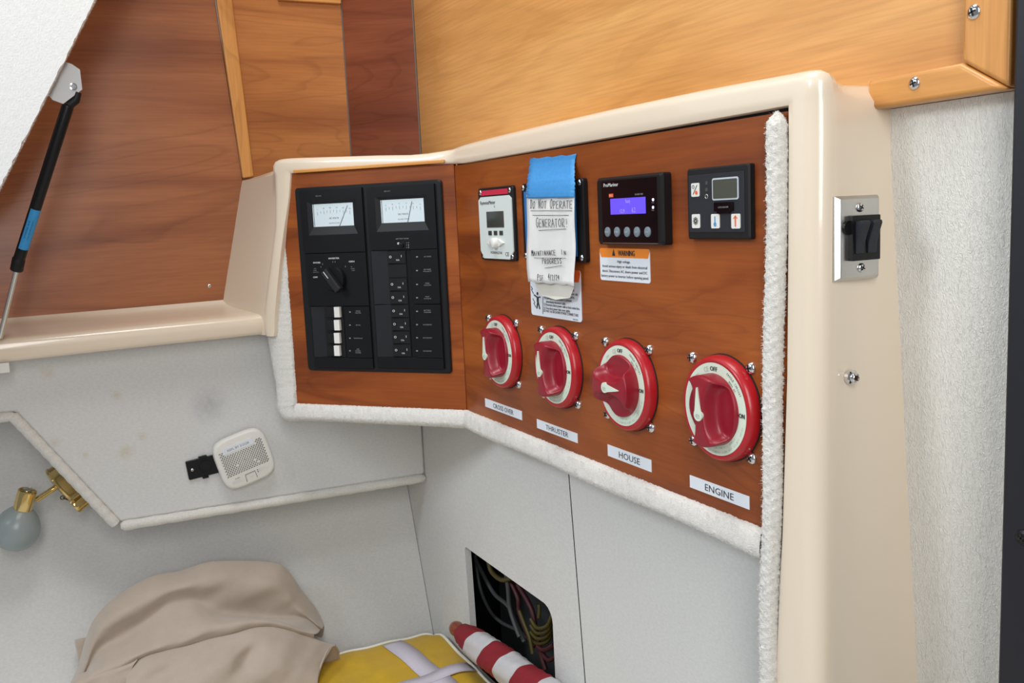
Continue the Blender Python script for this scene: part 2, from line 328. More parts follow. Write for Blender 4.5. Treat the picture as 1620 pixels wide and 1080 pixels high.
# lower carpeted bulkhead with the cable opening
def lower_wall():
    sx = lambda z: .151 + (.751 - z) * .083
    outer = [(-.30, .35), (sx(.35) - .0009, .35), (sx(.80) - .0009, .80), (-.30, .80)]
    tl = FD.uv(733, 857); tr = FD.uv(869, 959); 
    h = [(-.108, .45), (.106, .45)]
    hole = [(-.101, .45), (.109, .45)]
    cx, cz, rr = .089, .5885, .016
    hole += [(cx + .018 * math.cos(R(a)), cz + rr * math.sin(R(a))) for a in (0, 20, 40, 60, 80, 90)]
    hole += [(-.104, .6045), (-.107, .603), (-.108, .600)]
    tri = tessellate_polygon([[Vector((*p, 0)) for p in outer], [Vector((*p, 0)) for p in hole]])
    P = outer + hole; mb = MB(); mb.add([FD.pt(*p) for p in P], [list(t) for t in tri])
    n = len(hole); mb.add([FD.pt(*p) for p in hole] + [FD.pt(*p, -.008) for p in hole], [[i, (i + 1) % n, n + (i + 1) % n, n + i] for i in range(n)])
    struct(mb.build('wall_back_lower', M['carpet']), 'grey carpeted lower bulkhead with a cut opening full of cables', 'wall')
    mb = MB(); mb.prism(FD, [(sx(.35) + .0008, .35), (.474, .35), (.474, .80), (sx(.80) + .0008, .80)], -.008, .0)
    struct(mb.build('wall_back_lower', M['carpet']), 'grey carpeted lower bulkhead right of the upright seam', 'wall')
    mb = MB(); mb.box(FD, .13, .22, .35, .80, -.012, -.0085); struct(mb.build('trim_3', M['dark']), 'dark seam strip between the two carpeted lower bulkhead pieces', 'trim')
    # cavity behind the opening, its dimness put into a black colour
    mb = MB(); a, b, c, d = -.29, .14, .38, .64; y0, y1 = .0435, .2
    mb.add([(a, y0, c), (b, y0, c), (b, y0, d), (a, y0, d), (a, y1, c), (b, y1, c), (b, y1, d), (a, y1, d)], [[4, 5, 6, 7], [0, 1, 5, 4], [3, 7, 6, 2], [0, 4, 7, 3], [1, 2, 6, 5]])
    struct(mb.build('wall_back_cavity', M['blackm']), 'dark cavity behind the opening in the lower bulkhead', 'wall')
lower_wall()
# lower left hull wall, leaning
WX = lambda z: -.296 + (z - .63) * -.351
rows = [[Vector((WX(z), y, z)) for y in (-1.0, -.5, 0, .034)] for z in (.35, .5, .65, .70)] + [[Vector((-.33, y, .87)) for y in (-1.0, -.5, 0, .034)]]
mb = MB(); mb.grid(rows); struct(mb.build('wall_left', M['carpet'], solid=.004), 'pale grey carpeted lower hull side behind the canvas heap', 'wall')
# carpeted shelf box (upper left)
def side_box():
    pts = [(-20, 652), (25, 652), (190, 826), (673, 750)]
    c = [FS.uv(*p) for p in pts]; c[3] = (.0345, c[3][1])
    t = thing('wall_left_upper', 'grey carpeted side box under the beige ledge with stains', 'wall', (-.225, -.2, .66)); t['kind'] = 'structure'
    poly = [(-.75, c[0][1]), c[1], c[2], c[3], (.0345, .873), (-.75, .873)]
    mb = MB(); mb.prism(FS, poly, -.066, 0); mb.build('side_face', M['side'], t, bevel=.004, seg=3, angle=25)
    # padded lip along the bottom and the sloping edge
    def lip(a, b, r, name):
        A = FS.pt(*a, 0); B = FS.pt(*b, 0); n = 90; d = (B - A).normalized(); out = Vector((0, d.z, -d.y)) if d.y > 0 else Vector((0, -d.z, d.y))
        out = Vector((0, d.z, -d.y)); rows = []
        for i in range(n + 1):
            P = A.lerp(B, i / n); rr = r * (1 + .05 * math.sin(i * .9) + .04 * random.random()); ring = []
            k = 14
            for j in range(k):
                an = 2 * math.pi * j / k; f = 1 if 0 < i < n else .5
                ring.append(P + out * (r * .85) + (out * math.cos(an) + Vector((1, 0, 0)) * math.sin(an) * 1.1) * rr * f * (1 + .05 * random.random()) + Vector((-.0015, 0, 0)))
            rows.append(ring)
        mb = MB(); mb.grid(rows, 0, True); mb.build(name, M['pile'], t, smooth=True)
        mb = MB()
        for _ in range(1500):
            i = random.randrange(1, n); j = random.randrange(14); p = rows[i][j]; cen = sum(rows[i], Vector()) / 14
            dd = ((p - cen).normalized() + Vector((random.gauss(0, .5), random.gauss(0, .5), random.gauss(0, .5)))).normalized() * .0011; s2 = dd.cross(d).normalized() * .00012
            p = p + d * random.uniform(-.001, .001); mb.add([p - s2, p + s2, p + dd], [[0, 1, 2]])
        o = mb.build('carpet_pile', M['pile'], t); o['kind'] = 'stuff'
    lip(c[2], c[3], .0056, 'padded_lip'); lip(c[1], c[2], .0056, 'padded_lip'); lip((-.75, c[0][1]), c[1], .0050, 'padded_lip')
side_box()
# berth surface
mb = MB(); mb.box(Frame((0, 0, .4), (1, 0, 0), (0, 1, 0)), -.30, 1.6, -1.2, .034, -.05, 0); struct(mb.build('floor', M['carpet']), 'carpeted berth base below the yellow cushion', 'berth')

mb = MB(); mb.box(Frame((.46, 0, 0), (0, 1, 0), (0, 0, 1)), -1.1, -.28, .35, .62, -.02, 0); struct(mb.build('low_light_blocker', M['gel']), 'unseen low board added in front to block low light', 'wall')  # board added out of view to hold back low light
# ------------------------------------------------------------------ locker panels, upper left
XP = -.265
FP = Frame((XP, 0, 0), (0, 1, 0), (0, 0, 1))
t = thing('wall_left_wood', 'large reddish wood panel with rounded corner above the beige ledge', 'wall', (XP, -.3, .91)); t['kind'] = 'structure'
a = FP.uv(-60, 518); b_ = FP.uv(330, 484); c_ = FP.uv(357, 470); d_ = FP.uv(384, 285); e_ = FP.uv(340, 0); f_ = FP.uv(325, -120)
cu, cv = FP.uv(338, 466)
poly = [(-.75, a[1]), b_, FP.uv(350, 480.5), c_, d_, e_, (f_[0], 1.5), (-.75, 1.5)]
mb = MB(); mb.prism(FP, poly, -.006, .0); mb.build('panel_board', M['cherry_side'], t, bevel=.001)
u, v = FP.uv(331, 452, 0); screw(FP, u, v, 0, .0022, t)
G = Frame((XP, 0, 0), (0, 1, 0), (0, 0, 1))
t_ = MB(); q = [G.uv(342, 0, .006), G.uv(368, 0, .006), G.uv(402, 279, .006), G.uv(384, 282, .006)]
ext = lambda p0, p1, z: (p0[0] + (p1[0] - p0[0]) * (z - p0[1]) / (p1[1] - p0[1]), z)
t_.prism(G, [q[3], q[2], ext(q[2], q[1], 1.5), ext(q[3], q[0], 1.5)], 0.0005, .006)
struct(t_.build('trim_4', M['honey_v'], bevel=.0018), 'slim light wood batten covering the joint of the reddish panels', 'trim')
# middle panel, dark strip
XQ = -.272; FQ = Frame((XQ, 0, 0), (0, 1, 0), (0, 0, 1))
yR = FQ.uv(549, 150)[0]
mb = MB(); mb.box(FQ, -.17, yR - .0006, 1.0, 1.5, -.006, 0); struct(mb.build('wall_left_wood', M['cherry_mid'], bevel=.0005), 'orange-brown wood panel between the light batten and dark strip', 'panel')
A = Vector((XQ, yR, 0)); B = Vector((-.2125, .0495, 0)); U = (B - A).normalized(); FR = Frame(A, U, (0, 0, 1)); L = (B - A).length
mb = MB(); mb.box(FR, .0010, L - .0012, 1.0, 1.5, -.006, 0); struct(mb.build('wall_left_wood', M['shaded_strip'], bevel=.0005), 'narrow corner wood panel with shade in its colour beside the honey bulkhead', 'panel')
mb = MB(); mb.box(FR, -.004, L + .003, 1.0, 1.5, -.012, -.0062); mb.box(FR, -.0010, .0012, 1.0, 1.5, -.006, .0004); mb.box(FR, L - .0014, L + .0002, 1.0, 1.5, -.006, .0006)
struct(mb.build('trim_5', mat('grey_joint', (.16, .12, .10), .6)), 'thin grey joint lines either side of the dark corner panel', 'trim')
z = FQ.uv(530, 6, .004)[1]
mb = MB(); mb.box(FQ, FQ.uv(440, 0, .004)[0], yR - .001, z, z + .02, .0003, .006); struct(mb.build('trim_6', M['honey_trim'], bevel=.0015), 'light wood batten at the very top above the orange-brown panel', 'trim')

# ------------------------------------------------------------------ moulded liner
def liner():
    t = thing('molded_liner', 'glossy beige moulded surround framing the switch panels', 'moulding', (0, -.01, .87))
    def prof(w, r, db, drop=0, base=0, k=8, f=.004, mid=.02, flare=0):
        p = [(0, -.008), (0, f - .0025), (.0006, f - .0007), (.0024, f)]
        p += [(max((w - r) * .5, .004), f + .0004)]
        for i in range(k + 1):
            a = R(90 - 90 * i / k); p.append((w - r + r * math.cos(a), f - r + r * math.sin(a)))
        if drop: p += [(w - .0004, -.005), (w - drop * .25, -.011), (w - drop * .8, -.017), (w - drop, -.024)]
        else: p += [(w + .0002 + flare * .2, -.012), (w + flare * .5, -.020), (w + flare * .8, -.030), (w + flare * .9, -.036)]
        p.append((w - drop + flare, -db)); return p
    st = []
    X = Vector((1, 0, 0)); n0 = Vector((0, -1, 0))
    for z, x, w_ in ((.40, .4545, .0495), (.66, .4668, .0382), (.709, .470, .0355), (.80, .4765, .0295), (.897, .4812, .0258), (.97, .4825, .0250), (1.02, .4832, .0248), (1.036, .4834, .0247)):
        st.append((Vector((x, 0, z)), X, n0, prof(w_, .0125, .056 + (1.07 - z) * .085 + .002, flare=-.003)))
    for i in range(0, 9):
        a = R(90 * i / 8); o = Vector((math.cos(a), 0, math.sin(a))); c_, s_ = abs(math.cos(a)), abs(math.sin(a))
        wd = 1 / ((c_ / .0247) ** 5 + (s_ / .0185) ** 5) ** (1 / 5)
        st.append((Vector((.4834, 0, 1.0535)), o, n0, prof(wd, .0125 - .0055 * s_, .052, drop=.016 * s_ if i else 0)))
    for x, zi, zo in ((.472, 1.0534, 1.0722), (.45, 1.0532, 1.0727), (.40, 1.0530, 1.0735), (.3, 1.0525, 1.0738), (.2, 1.0522, 1.0732), (.1, 1.0518, 1.0720), (.05, 1.0515, 1.0710)):
        st.append((Vector((x, 0, zi)), Z3, n0, prof(zo - zi, .007, .05, drop=.006)))
    for s_, zo in ((.03, 1.0703), (.015, 1.0695), (0, 1.0682), (-.015, 1.0668), (-.03, 1.0658), (-.05, 1.0655)):
        k = (.03 - s_) / .06; k = min(max(k, 0), 1); n = (n0.lerp(NL, k)).normalized()
        P = Vector((s_, 0, 0)) if s_ >= 0 else DL * (-s_)
        zi = 1.0515 + .003 * k; st.append((P + Z3 * zi, Z3, n, prof(zo - zi, .006, .07, drop=.005)))
    for s_, zo in ((.09, 1.0676), (.13, 1.0690), (.17, 1.0705), (.188, 1.0712)): st.append((DL * s_ + Z3 * 1.0545, Z3, NL, prof(zo - 1.0545, .006, .10, drop=.006)))
    cpos = DL * .1975 + Z3 * 1.0545
    back = []
    def flank(I, o, w_, r, bk, f=.004):
        p = [I + o * a + NL * b for a, b in prof(w_, r, .03, f=f)][:-5]
        e = p[-1]; p += [e.lerp(bk, .12), e.lerp(bk, .35), e.lerp(bk, .6), e.lerp(bk, .85), bk]; return p
    rows = [[I + o * a + n * b for a, b in pr] for I, o, n, pr in st]
    # the corner, then the left flank running back to the locker panel
    bt = Vector((XP - .004, FP.uv(382, 283)[0], 1.0535)); bb = Vector((XP - .004, FP.uv(350, 470)[0], .9125))
    for i in range(0, 9):
        a = R(90 - 90 * i / 8); o = (DL * math.cos(a) + Z3 * math.sin(a)).normalized()
        wd = 1 / ((abs(math.cos(a)) / .0255) ** 4.5 + (abs(math.sin(a)) / .0170) ** 4.5) ** (1 / 4.5)
        bk = bt + Vector((0, .03 * (1 - i / 8), .0015 * (1 - i / 8) ))
        if i < 8:
            pr = prof(wd, .0065, .06, drop=.012 * math.sin(a) + .001); p = [cpos + o * a_ + NL * b_ for a_, b_ in pr]
            p[-1] = bk.lerp(p[-1], .0) if i > 2 else p[-1].lerp(bk, i / 3)
            p[-2] = p[-3].lerp(p[-1], .4); rows.append(p)
        else: rows.append(flank(cpos, o, wd, .009, bt))
    for s_, z, w_, k in ((.2015, 1.03, .0225, .17), (.2105, .997, .0165, .40), (.2177, .968, .0160, .6), (.2252, .9325, .0175, .85), (.2310, .905, .0180, .99), (.2335, .890, .0180, 1.0), (.2345, .8785, .0170, 1.0), (.2360, .874, .0140, 1.0)):
        bk = bt.lerp(bb, k); bk.z = min(z, 1.0535) if z > .9125 else .9125 if z > .893 else (.9125 if z > .885 else .875)
        g_ = min(max((1.02 - z) / .06, 0), 1); p = flank(DL * (s_ - .0035 * g_) + Z3 * z, DL, w_ + .0005 * g_, .009, bk, .004 + .0058 * g_)
        if z < .88:
            e = p[-6]; bk = Vector((-.225, -.185, .874)); p[-5:] = [e.lerp(bk, k_) for k_ in (.12, .35, .6, .85, 1)]
        rows.append(p)
    mb = MB(); mb.grid(rows); mb.build('surround', M['gel'], t, smooth=True, solid=0)
    # ledge below the large locker panel
    pr = [(-.225, .8745), (-.196, .874), (-.1925, .8750), (-.191, .878), (-.190, .885), (-.1905, .8915), (-.193, .8955), (-.198, .8975), (-.22, .9005), (-.245, .9040), (-.258, .9075), (-.264, .911), (-.266, .914)]
    rows = []
    for y, dz in ((-.8, -.006), (-.44, -.0025), (-.3, -.0005), (-.2, .0002), (-.185, .0005), (-.175, .0005)):
        rows.append([Vector((x, y + (max(0, (x + .19)) * 0), z + dz + (.0015 if y < -.4 and z > .88 else 0))) for x, z in pr])
    rows.append([Vector((x - .002, -.166, z + .0005)) for x, z in pr])
    mb = MB(); mb.grid(rows); mb.build('ledge', M['gel'], t, smooth=True)
    # fillet between ledge and flank
    return t
liner()
# headphone-style chrome fitting on the column
t = thing('chrome_fitting', 'small round chrome push fitting low on the beige column', 'fitting', atX(1351, 597, .508))
u, v = FC.uv(1350, 597, .001); mb = MB(); mb.lathe(FC, u, v, [(.0042, -.002), (.0042, .0006), (.0034, .0012), (.0030, .0013), (.0029, .0030), (.0022, .0036), (.0018, .0030)], 20); mb.build('collar', M['chrome'], t, smooth=True)
mb = MB(); mb.lathe(FC, u, v, [(.0015, .001), (.0015, .0034), (.0009, .0038)], 14); mb.build('pin', M['bronze'], t, smooth=True)

# ------------------------------------------------------------------ carpet wrap below the wood panels
def wrap():
    t = thing('carpet_border', 'white carpet roll wrapped under and beside the wood panels', 'carpet', (0, 0, .78))
    def pr(w_, db, h=.007, k=9):
        p = [(-.001, -.002), (-.001, h * .35)]
        for i in range(k + 1):
            a = R(100 - 115 * i / k); p.append((w_ * .5 + w_ * .5 * (math.cos(a) - math.cos(R(100))) / (1 - math.cos(R(100))) * 1.0 - .0 + (-w_ * .5 if False else 0), -.008 + (h + .008) * max(math.sin(a), -.2)))
        p[2] = (.001, h * .8); p += [(w_ * .98, -.02), (w_ * .95, -db)]; return p
    st = []; dirs = []
    n0 = Vector((0, -1, 0))
    for s_, z, w_ in ((.2135, 1.0, .003), (.2138, .975, .006), (.2140, .95, .015), (.2140, .90, .030), (.2140, .87, .037), (.2142, .84, .034), (.2145, .815, .030)):
        st.append((DL * s_ + Z3 * z, DL, NL, pr(w_, .05, .0022 if z > .95 else .0035 if z > .88 else .005)))
    c0 = DL * .2148 + Z3 * .7945
    for i in range(0, 9):
        a = R(90 * i / 8); o = (DL * math.cos(a) - Z3 * math.sin(a)).normalized(); w_ = .029 * math.cos(a) ** 2 + .021 * math.sin(a) ** 2
        w_ *= 1 + .12 * math.sin(2 * a); st.append((c0, o, NL, pr(w_, .05)))
    for s_ in [.2 - i * .012 for i in range(1, 16)]: st.append((DL * s_ + Z3 * .7945, -Z3, NL, pr(.020, .07)))
    for s_ in (.015, .007, 0, -.007, -.015):
        k = (.015 - s_) / .03; n = NL.lerp(n0, k).normalized(); P = DL * s_ if s_ > 0 else Vector((-s_, 0, 0)); st.append((P + Z3 * .7945, -Z3, n, pr(.0205, .05)))
    for x in [.02 + i * .011 for i in range(41)]: st.append((Vector((x, 0, .7945)), -Z3, n0, pr(.021 + .001 * math.sin(x * 30), .036)))
    # refine and roughen
    rows = [[I + o * a + n * b for a, b in p] for I, o, n, p in st]; R2 = []
    for i in range(len(rows) - 1):
        L = max((rows[i + 1][5] - rows[i][5]).length, .001); k = max(1, int(L / .0016))
        for j in range(k): R2.append([p.lerp(q, j / k) for p, q in zip(rows[i], rows[i + 1])])
    R2.append(rows[-1])
    R3 = []
    for r_ in R2:
        o = []
        for i in range(len(r_) - 1): o += [r_[i], r_[i].lerp(r_[i + 1], .5)]
        o.append(r_[-1]); R3.append([p + Vector((random.gauss(0, .00022), random.gauss(0, .00022), random.gauss(0, .00022))) for p in o])
    mb = MB(); mb.grid(R3); mb.build('border_roll', M['pile'], t, smooth=True)
    mb = MB(); fuzz(mb, st, 9000, .0013, .00011, jr=(.05, .9)); o = mb.build('carpet_pile', M['pile'], t); o['kind'] = 'stuff'
wrap()
def strip():
    t = thing('carpet_strip', 'fuzzy white carpet strip standing upright along the beige column', 'carpet', (.47, -.01, .9))
    rows = []; n = 520; k = 26
    for i in range(n + 1):
        s_ = i / n; z = 1.0515 - s_ * .56
        px0 = .4735 + (-.0065) * s_ if z > .79 else None
        xc = .4772 - .0185 * s_ + .0008 * math.sin(z * 40); wx = .0061 * (1 - .15 * s_); wy = .0052
        if i < 8: f = math.sin((i + .6) / 8.6 * math.pi / 2)
        else: f = 1
        ring = []
        for j in range(k):
            a = 2 * math.pi * j / k
            b1 = 1 + .10 * math.sin(a * 5 + z * 260 + math.sin(z * 900)) * math.sin(z * 1100 + a * 2)
            c, s2 = math.cos(a), math.sin(a)
            ring.append(Vector((xc + wx * f * math.copysign(abs(c) ** .8, c) * b1, -.0050 + wy * f * math.copysign(abs(s2) ** .8, s2) * b1, z)) + Vector((random.gauss(0, .00025), random.gauss(0, .00025), 0)))
        rows.append(ring)
    mb = MB(); mb.grid(rows, 0, True); mb.add(rows[0], [list(range(k))]); mb.build('strip_core', M['pile'], t, smooth=True)
    mb = MB()
    for _ in range(11000):
        i = random.randrange(0, n); j = random.randrange(k); p = rows[i][j]; c = sum(rows[i], Vector()) / k
        g = .6 if random.random() > .02 else 1.2
        d = ((p - c).normalized() + Vector((random.gauss(0, g), random.gauss(0, g), random.gauss(0, g)))).normalized() * random.uniform(.0006, .0016 if g < 1 else .004)
        s2 = d.cross(Vector((random.random(), random.random(), random.random()))).normalized() * (.00013 if g < 1 else .00006)
        mb.add([p - s2, p + s2, p + d + s2 * .5, p + d - s2 * .5], [[0, 1, 2, 3]])
    o = mb.build('carpet_pile', M['pile'], t); o['kind'] = 'stuff'
strip()
# ------------------------------------------------------------------ wood panels
t = thing('control_board', 'long reddish-brown wood panel carrying the four red switches', 'panel', FM.pt(.23, 0))
mb = MB(); mb.box(FM, .0004, .4800, -.004, .2572, -.006, 0); mb.build('panel_board', M['cherry'], t)
mb = MB(); mb.box(FM, .002, .489, .2574, .2640, -.007, -.0025); mb.box(FM, .4802, .4898, .236, .2573, -.007, -.003); mb.build('gasket', M['dark'], t)
t = thing('breaker_board', 'reddish-brown wood panel holding the black breaker unit', 'panel', FL.pt(-.1, 0))
mb = MB(); mb.box(FL, -.2165, .0, -.004, .2602, -.005, .0012); mb.build('panel_board', M['cherry'], t, bevel=.0005)
mb = MB(); mb.box(FL, -.1925, -.0085, .2604, .2640, -.006, .0062); mb.build('edging', M['honey_trim'], t, bevel=.0008)['label'] = 'light wood edging strip along the top'

# ------------------------------------------------------------------ battery switches
def switch(px, py, on, label, word, lab_px):
    u0, v0 = FM.uv(px, py, .0085); t = thing('battery_switch', label, 'switch', FM.pt(u0, v0), 'red battery switches'); del t['group']
    mb = MB(); mb.lathe(FM, u0, v0, [(.0358, -.001), (.0358, .0006), (.0352, .0008)], 64); mb.build('shadow_gasket', M['dark'], t, smooth=True)
    mb = MB(); mb.lathe(FM, u0, v0, [(.0350, .0004), (.0352, .0018), (.0349, .0055), (.0338, .0080), (.0325, .0089), (.0313, .0090), (.0308, .0085), (.0290, .0085)], 72); mb.build('base', M['red'], t, smooth=True)
    mb = MB(); mb.lathe(FM, u0, v0, [(.0307, .0085), (.0306, .00885), (.0225, .00885), (.0223, .0085)], 72, cap=False); ring = mb.build('dial_ring', M['cream'], t, smooth=True)
    G = FM.sub(u0, v0)
    # knob as a height field on a disc; pointer direction = +y before rotation
    ra = -math.pi / 2 if on else R(3)
    H = G.sub(0, 0, 0, ra); Rk = .0234; rows = []; ns, nr = 88, 22
    def height(x, y):
        r_ = math.hypot(x, y); h = .0222 - .0015 * (r_ / Rk) ** 2
        # two scooped finger hollows beside the grip
        dx = abs(x) - .0145; dy = y + .0005; e = (dx / .0108) ** 2 + (dy / .0185) ** 2
        ridge = .0034 + .0026 * (abs(y) / .02) ** 2
        sidef = 1 / (1 + math.exp(-(abs(x) - ridge - .0018) / .00062))
        bowl = 1 / (1 + math.exp((e - 1.0) / .09))
        h -= (.0108 - .0030 * (dx / .011) ** 2 * (1 if dx > 0 else .4)) * sidef * bowl
        return max(h, .0092)
    for i in range(nr + 1):
        r_ = Rk * (i / nr) ** .9; rows.append([H.pt(r_ * math.cos(2 * math.pi * j / ns), r_ * math.sin(2 * math.pi * j / ns), height(r_ * math.cos(2 * math.pi * j / ns), r_ * math.sin(2 * math.pi * j / ns)) - (.0005 if i == nr else 0)) for j in range(ns)])
    rows.append([H.pt(Rk * 1.012 * math.cos(2 * math.pi * j / ns), Rk * 1.012 * math.sin(2 * math.pi * j / ns), height(Rk * math.cos(2 * math.pi * j / ns), Rk * math.sin(2 * math.pi * j / ns)) - .0016) for j in range(ns)])
    rows.append([H.pt(Rk * 1.02 * math.cos(2 * math.pi * j / ns), Rk * 1.02 * math.sin(2 * math.pi * j / ns), .0084) for j in range(ns)])
    mb = MB(); mb.grid(rows, 0, True); knob = mb.build('knob', M['redk'], t, smooth=True, subd=1)
    # pointer: drop shape with its round end by the hub
    pts = []; c = -.0020; rr = .0040
    for a in range(200, -21, -11): pass
    outline = [(.00025, .0160), (-.00025, .0160)] + [(rr * math.cos(R(a)), c + rr * math.sin(R(a))) for a in range(140, 401, 10)]
    mb = MB(); k = len(outline); mb.add([H.pt(x, y, .0228) for x, y in outline], [list(range(k))])
    mb.add([H.pt(x, y, .0228) for x, y in outline] + [H.pt(x, y, .0205) for x, y in outline], [[i, (i + 1) % k, k + (i + 1) % k, k + i] for i in range(k)]); ptr = mb.build('pointer', M['cream'], t)
    mb = MB(); text(mb, H, 'e', 0, c, 0.0230, .0042, .0044, rot=-ra, m=0); mb.build('pointer_mark', M['fade'], t)
    # printing on the ring
    mb = MB(); r1 = .0268
    def ringtext(s, deg, h, wd, r_=r1, m=0, bold=0, tang=True):
        a = R(deg); text(mb, G, s, r_ * math.cos(a), r_ * math.sin(a), .0091, h, wd, rot=(a - math.pi / 2) if tang else 0, m=m, bold=bold)
    ringtext('OFF', 90, .0029, .0070, bold=.00018, tang=False); ringtext('ON', 0, .0029, .0052, bold=.00018, tang=False)
    for i, ch in enumerate('SINGLE CIRCUIT'):
        if ch != ' ': ringtext(ch, 62 - i * 2.75, .0016, .0010 if ch != 'I' else .0004, .0284)
    for i, ch in enumerate('300A DC'):
        if ch != ' ': ringtext(ch, 53 - i * 2.9, .0015, .0010, .0252)
    ringtext('C', 109, .0032, .0024, m=1); ringtext('E', 103.5, .0032, .0018, m=1)
    ringtext('IP66', 130, .0018, .0038, m=1); ringtext('UL', 148, .0018, .0030, m=1)
    for i, ch in enumerate('NEVER SWITCH OFF WITH ENGINE ON'):
        if ch != ' ': a = R(-16 - i * 2.9); text(mb, G, ch, .0284 * math.cos(a), .0284 * math.sin(a), .0091, .0014, .0009, rot=a + math.pi / 2 - math.pi, m=1)
    for i, ch in enumerate('ENGINE STARTING 1500 A'):
        if ch != ' ': a = R(-40 - i * 2.9); text(mb, G, ch, .0254 * math.cos(a), .0254 * math.sin(a), .0091, .0013, .0009, rot=a - math.pi / 2, m=1)
    o = mb.build('lettering', [M['ink'], M['fade']], ring)
    for su in (-1, 1):
        for sv in (-1, 1): screw(FM, u0 - .0035 + su * .0295, v0 + .0005 + sv * .0290, .0, .0042, t, rot=random.random(), dome=.7)
    # name tape below
    a0, a1, b0, b1 = FM.rect(lab_px); m_ = tag((lambda mm: (mm.box(FM, a0, a1, b0, b1, .0, .0004), mm.build('name_tape', M['white']))[1])(MB()), 'white name strip reading %s' % word, 'sign')
    mb = MB(); text(mb, FM, word, (a0 + a1) / 2 + .001, (b0 + b1) / 2, .0006, (b1 - b0) * .52, (a1 - a0) * (.48 if len(word) < 7 else .55)); mb.build('lettering', M['ink'], m_)
switch(787, 557, 0, 'red battery switch over the CROSS OVER strip', 'CROSS OVER', [(768, 630), (826, 650), (826, 664), (768, 643)])
switch(875, 582, 0, 'red battery switch over the THRUSTER strip', 'THRUSTER', [(850, 664), (914, 684), (914, 699), (850, 678)])
switch(983, 610, 1, 'red battery switch over the HOUSE strip, pointer turned to ON', 'HOUSE', [(962, 703), (1031, 727), (1031, 747), (962, 720)])
switch(1131, 647, 0, 'red battery switch over the ENGINE strip, nearest the carpet strip', 'ENGINE', [(1092, 751), (1186, 785), (1186, 805), (1092, 771)])

# ------------------------------------------------------------------ meters on the main panel
def z2(o, s, x, y): return (o[0] + x / s, o[1] + y / s)
def remote_meter():
    t = thing('battery_meter', 'small white remote meter with a crimson top strip', 'meter', FM.pt(.09, .165))
    w1 = .0032; a0, a1, b0, b1 = FM.rect([(757, 297), (812, 294), (815, 413), (760, 410)], w1)
    mb = MB(); mb.rbox(FM, a0, a1, b0, b1, 0, w1, .003, ch=.0006); mb.build('backplate', M['blackm'], t)
    W = a1 - a0; Hh = b1 - b0; P = lambda x, y: (a0 + x * W, b0 + y * Hh)
    oct_ = [P(.12, .02), P(.86, .02), P(.97, .13), P(.97, .83), P(.90, .875), P(.10, .875), P(.03, .83), P(.03, .13)]
    mb = MB(); mb.prism(FM, oct_, w1, w1 + .001); f = mb.build('faceplate', M['plate'], t)
    mb = MB(); mb.prism(FM, [P(.10, .895), P(.88, .895), P(.85, .965), P(.14, .965)], w1, w1 + .0008); mb.build('crimson_strip', M['magenta'], t)
    mb = MB(); x, y = P(.26, .45); x2, y2 = P(.75, .67); mb.box(FM, x, x2, y, y2, w1 + .0005, w1 + .0013); mb.build('display', M['lcd'], t)
    for k in (.30, .46, .62):
        mb = MB(); x, y = P(k, .345); mb.box(FM, x, x + W * .09, y, y + Hh * .06, w1 + .0005, w1 + .0016); mb.build('button', M['lcd'], t)
    y = b0 + Hh * .24
    for s_ in (-1, 1):
        mb = MB(); cx = a0 + W * (.5); mb.prism(FM, [(cx + s_ * W * .09, y - Hh * .06), (cx + s_ * W * .25, y), (cx + s_ * W * .09, y + Hh * .06)][::s_], w1, w1 + .003); mb.build('arrow_button', M['whitep'], t, bevel=.0008)
    mb = MB(); mb.lathe(FM, a0 + W * .5, y, [(.0052, w1), (.0050, w1 + .005), (.004, w1 + .006)], 24); mb.build('round_button', M['whitep'], t, smooth=True)
    mb = MB(); text(mb, FM, 'RemoteMeter', a0 + W * .31, b0 + Hh * .795, w1 + .0012, .0034, W * .44, bold=.0001); text(mb, FM, '*', a0 + W * .14, b0 + Hh * .75, w1 + .0012, .002); text(mb, FM, '4', a0 + W * .5, b0 + Hh * .735, w1 + .0012, .0026)
    text(mb, FM, 'MORNINGSTAR', a0 + W * .5, b0 + Hh * .105, w1 + .0012, .0024, W * .33); text(mb, FM, 'CE', a0 + W * .80, b0 + Hh * .09, w1 + .0012, .0036, W * .10); mb.build('lettering', M['ink'], t)
    for x in (.07, .91):
        for y in (.06, .94): screw(FM, a0 + W * x, b0 + Hh * y, w1, .0026, t, rot=random.random())
remote_meter()
def covered_meter():
    t = thing('generator_display', 'black framed blue control display mostly hidden by the note', 'display', FM.pt(.215, .165))
    w1 = .0045; a0, a1, b0, b1 = FM.rect([(825, 290), (923, 282), (925, 416), (828, 411)], w1)
    mb = MB(); mb.rbox(FM, a0, a1, b0, b1, 0, w1, .003, ch=.0008); mb.build('backplate', M['black'], t)
    mb = MB(); mb.box(FM, a0 + .006, a1 - .012, b0 + .005, b1 - .007, w1 - .0005, w1 + .0006); mb.build('faceplate', M['bluep'], t)
    mb = MB(); mb.rbox(FM, a0 + .014, a1 - .0155, b0 + .0095, b1 - .012, w1, w1 + .0012, .003); mb.build('window', M['greyp'], t)
    for x in (a0 + .003, a1 - .006):
        for y in (b0 + .004, b1 - .0035): screw(FM, x, y, w1 - .0003, .0026, t, rot=random.random())
covered_meter()
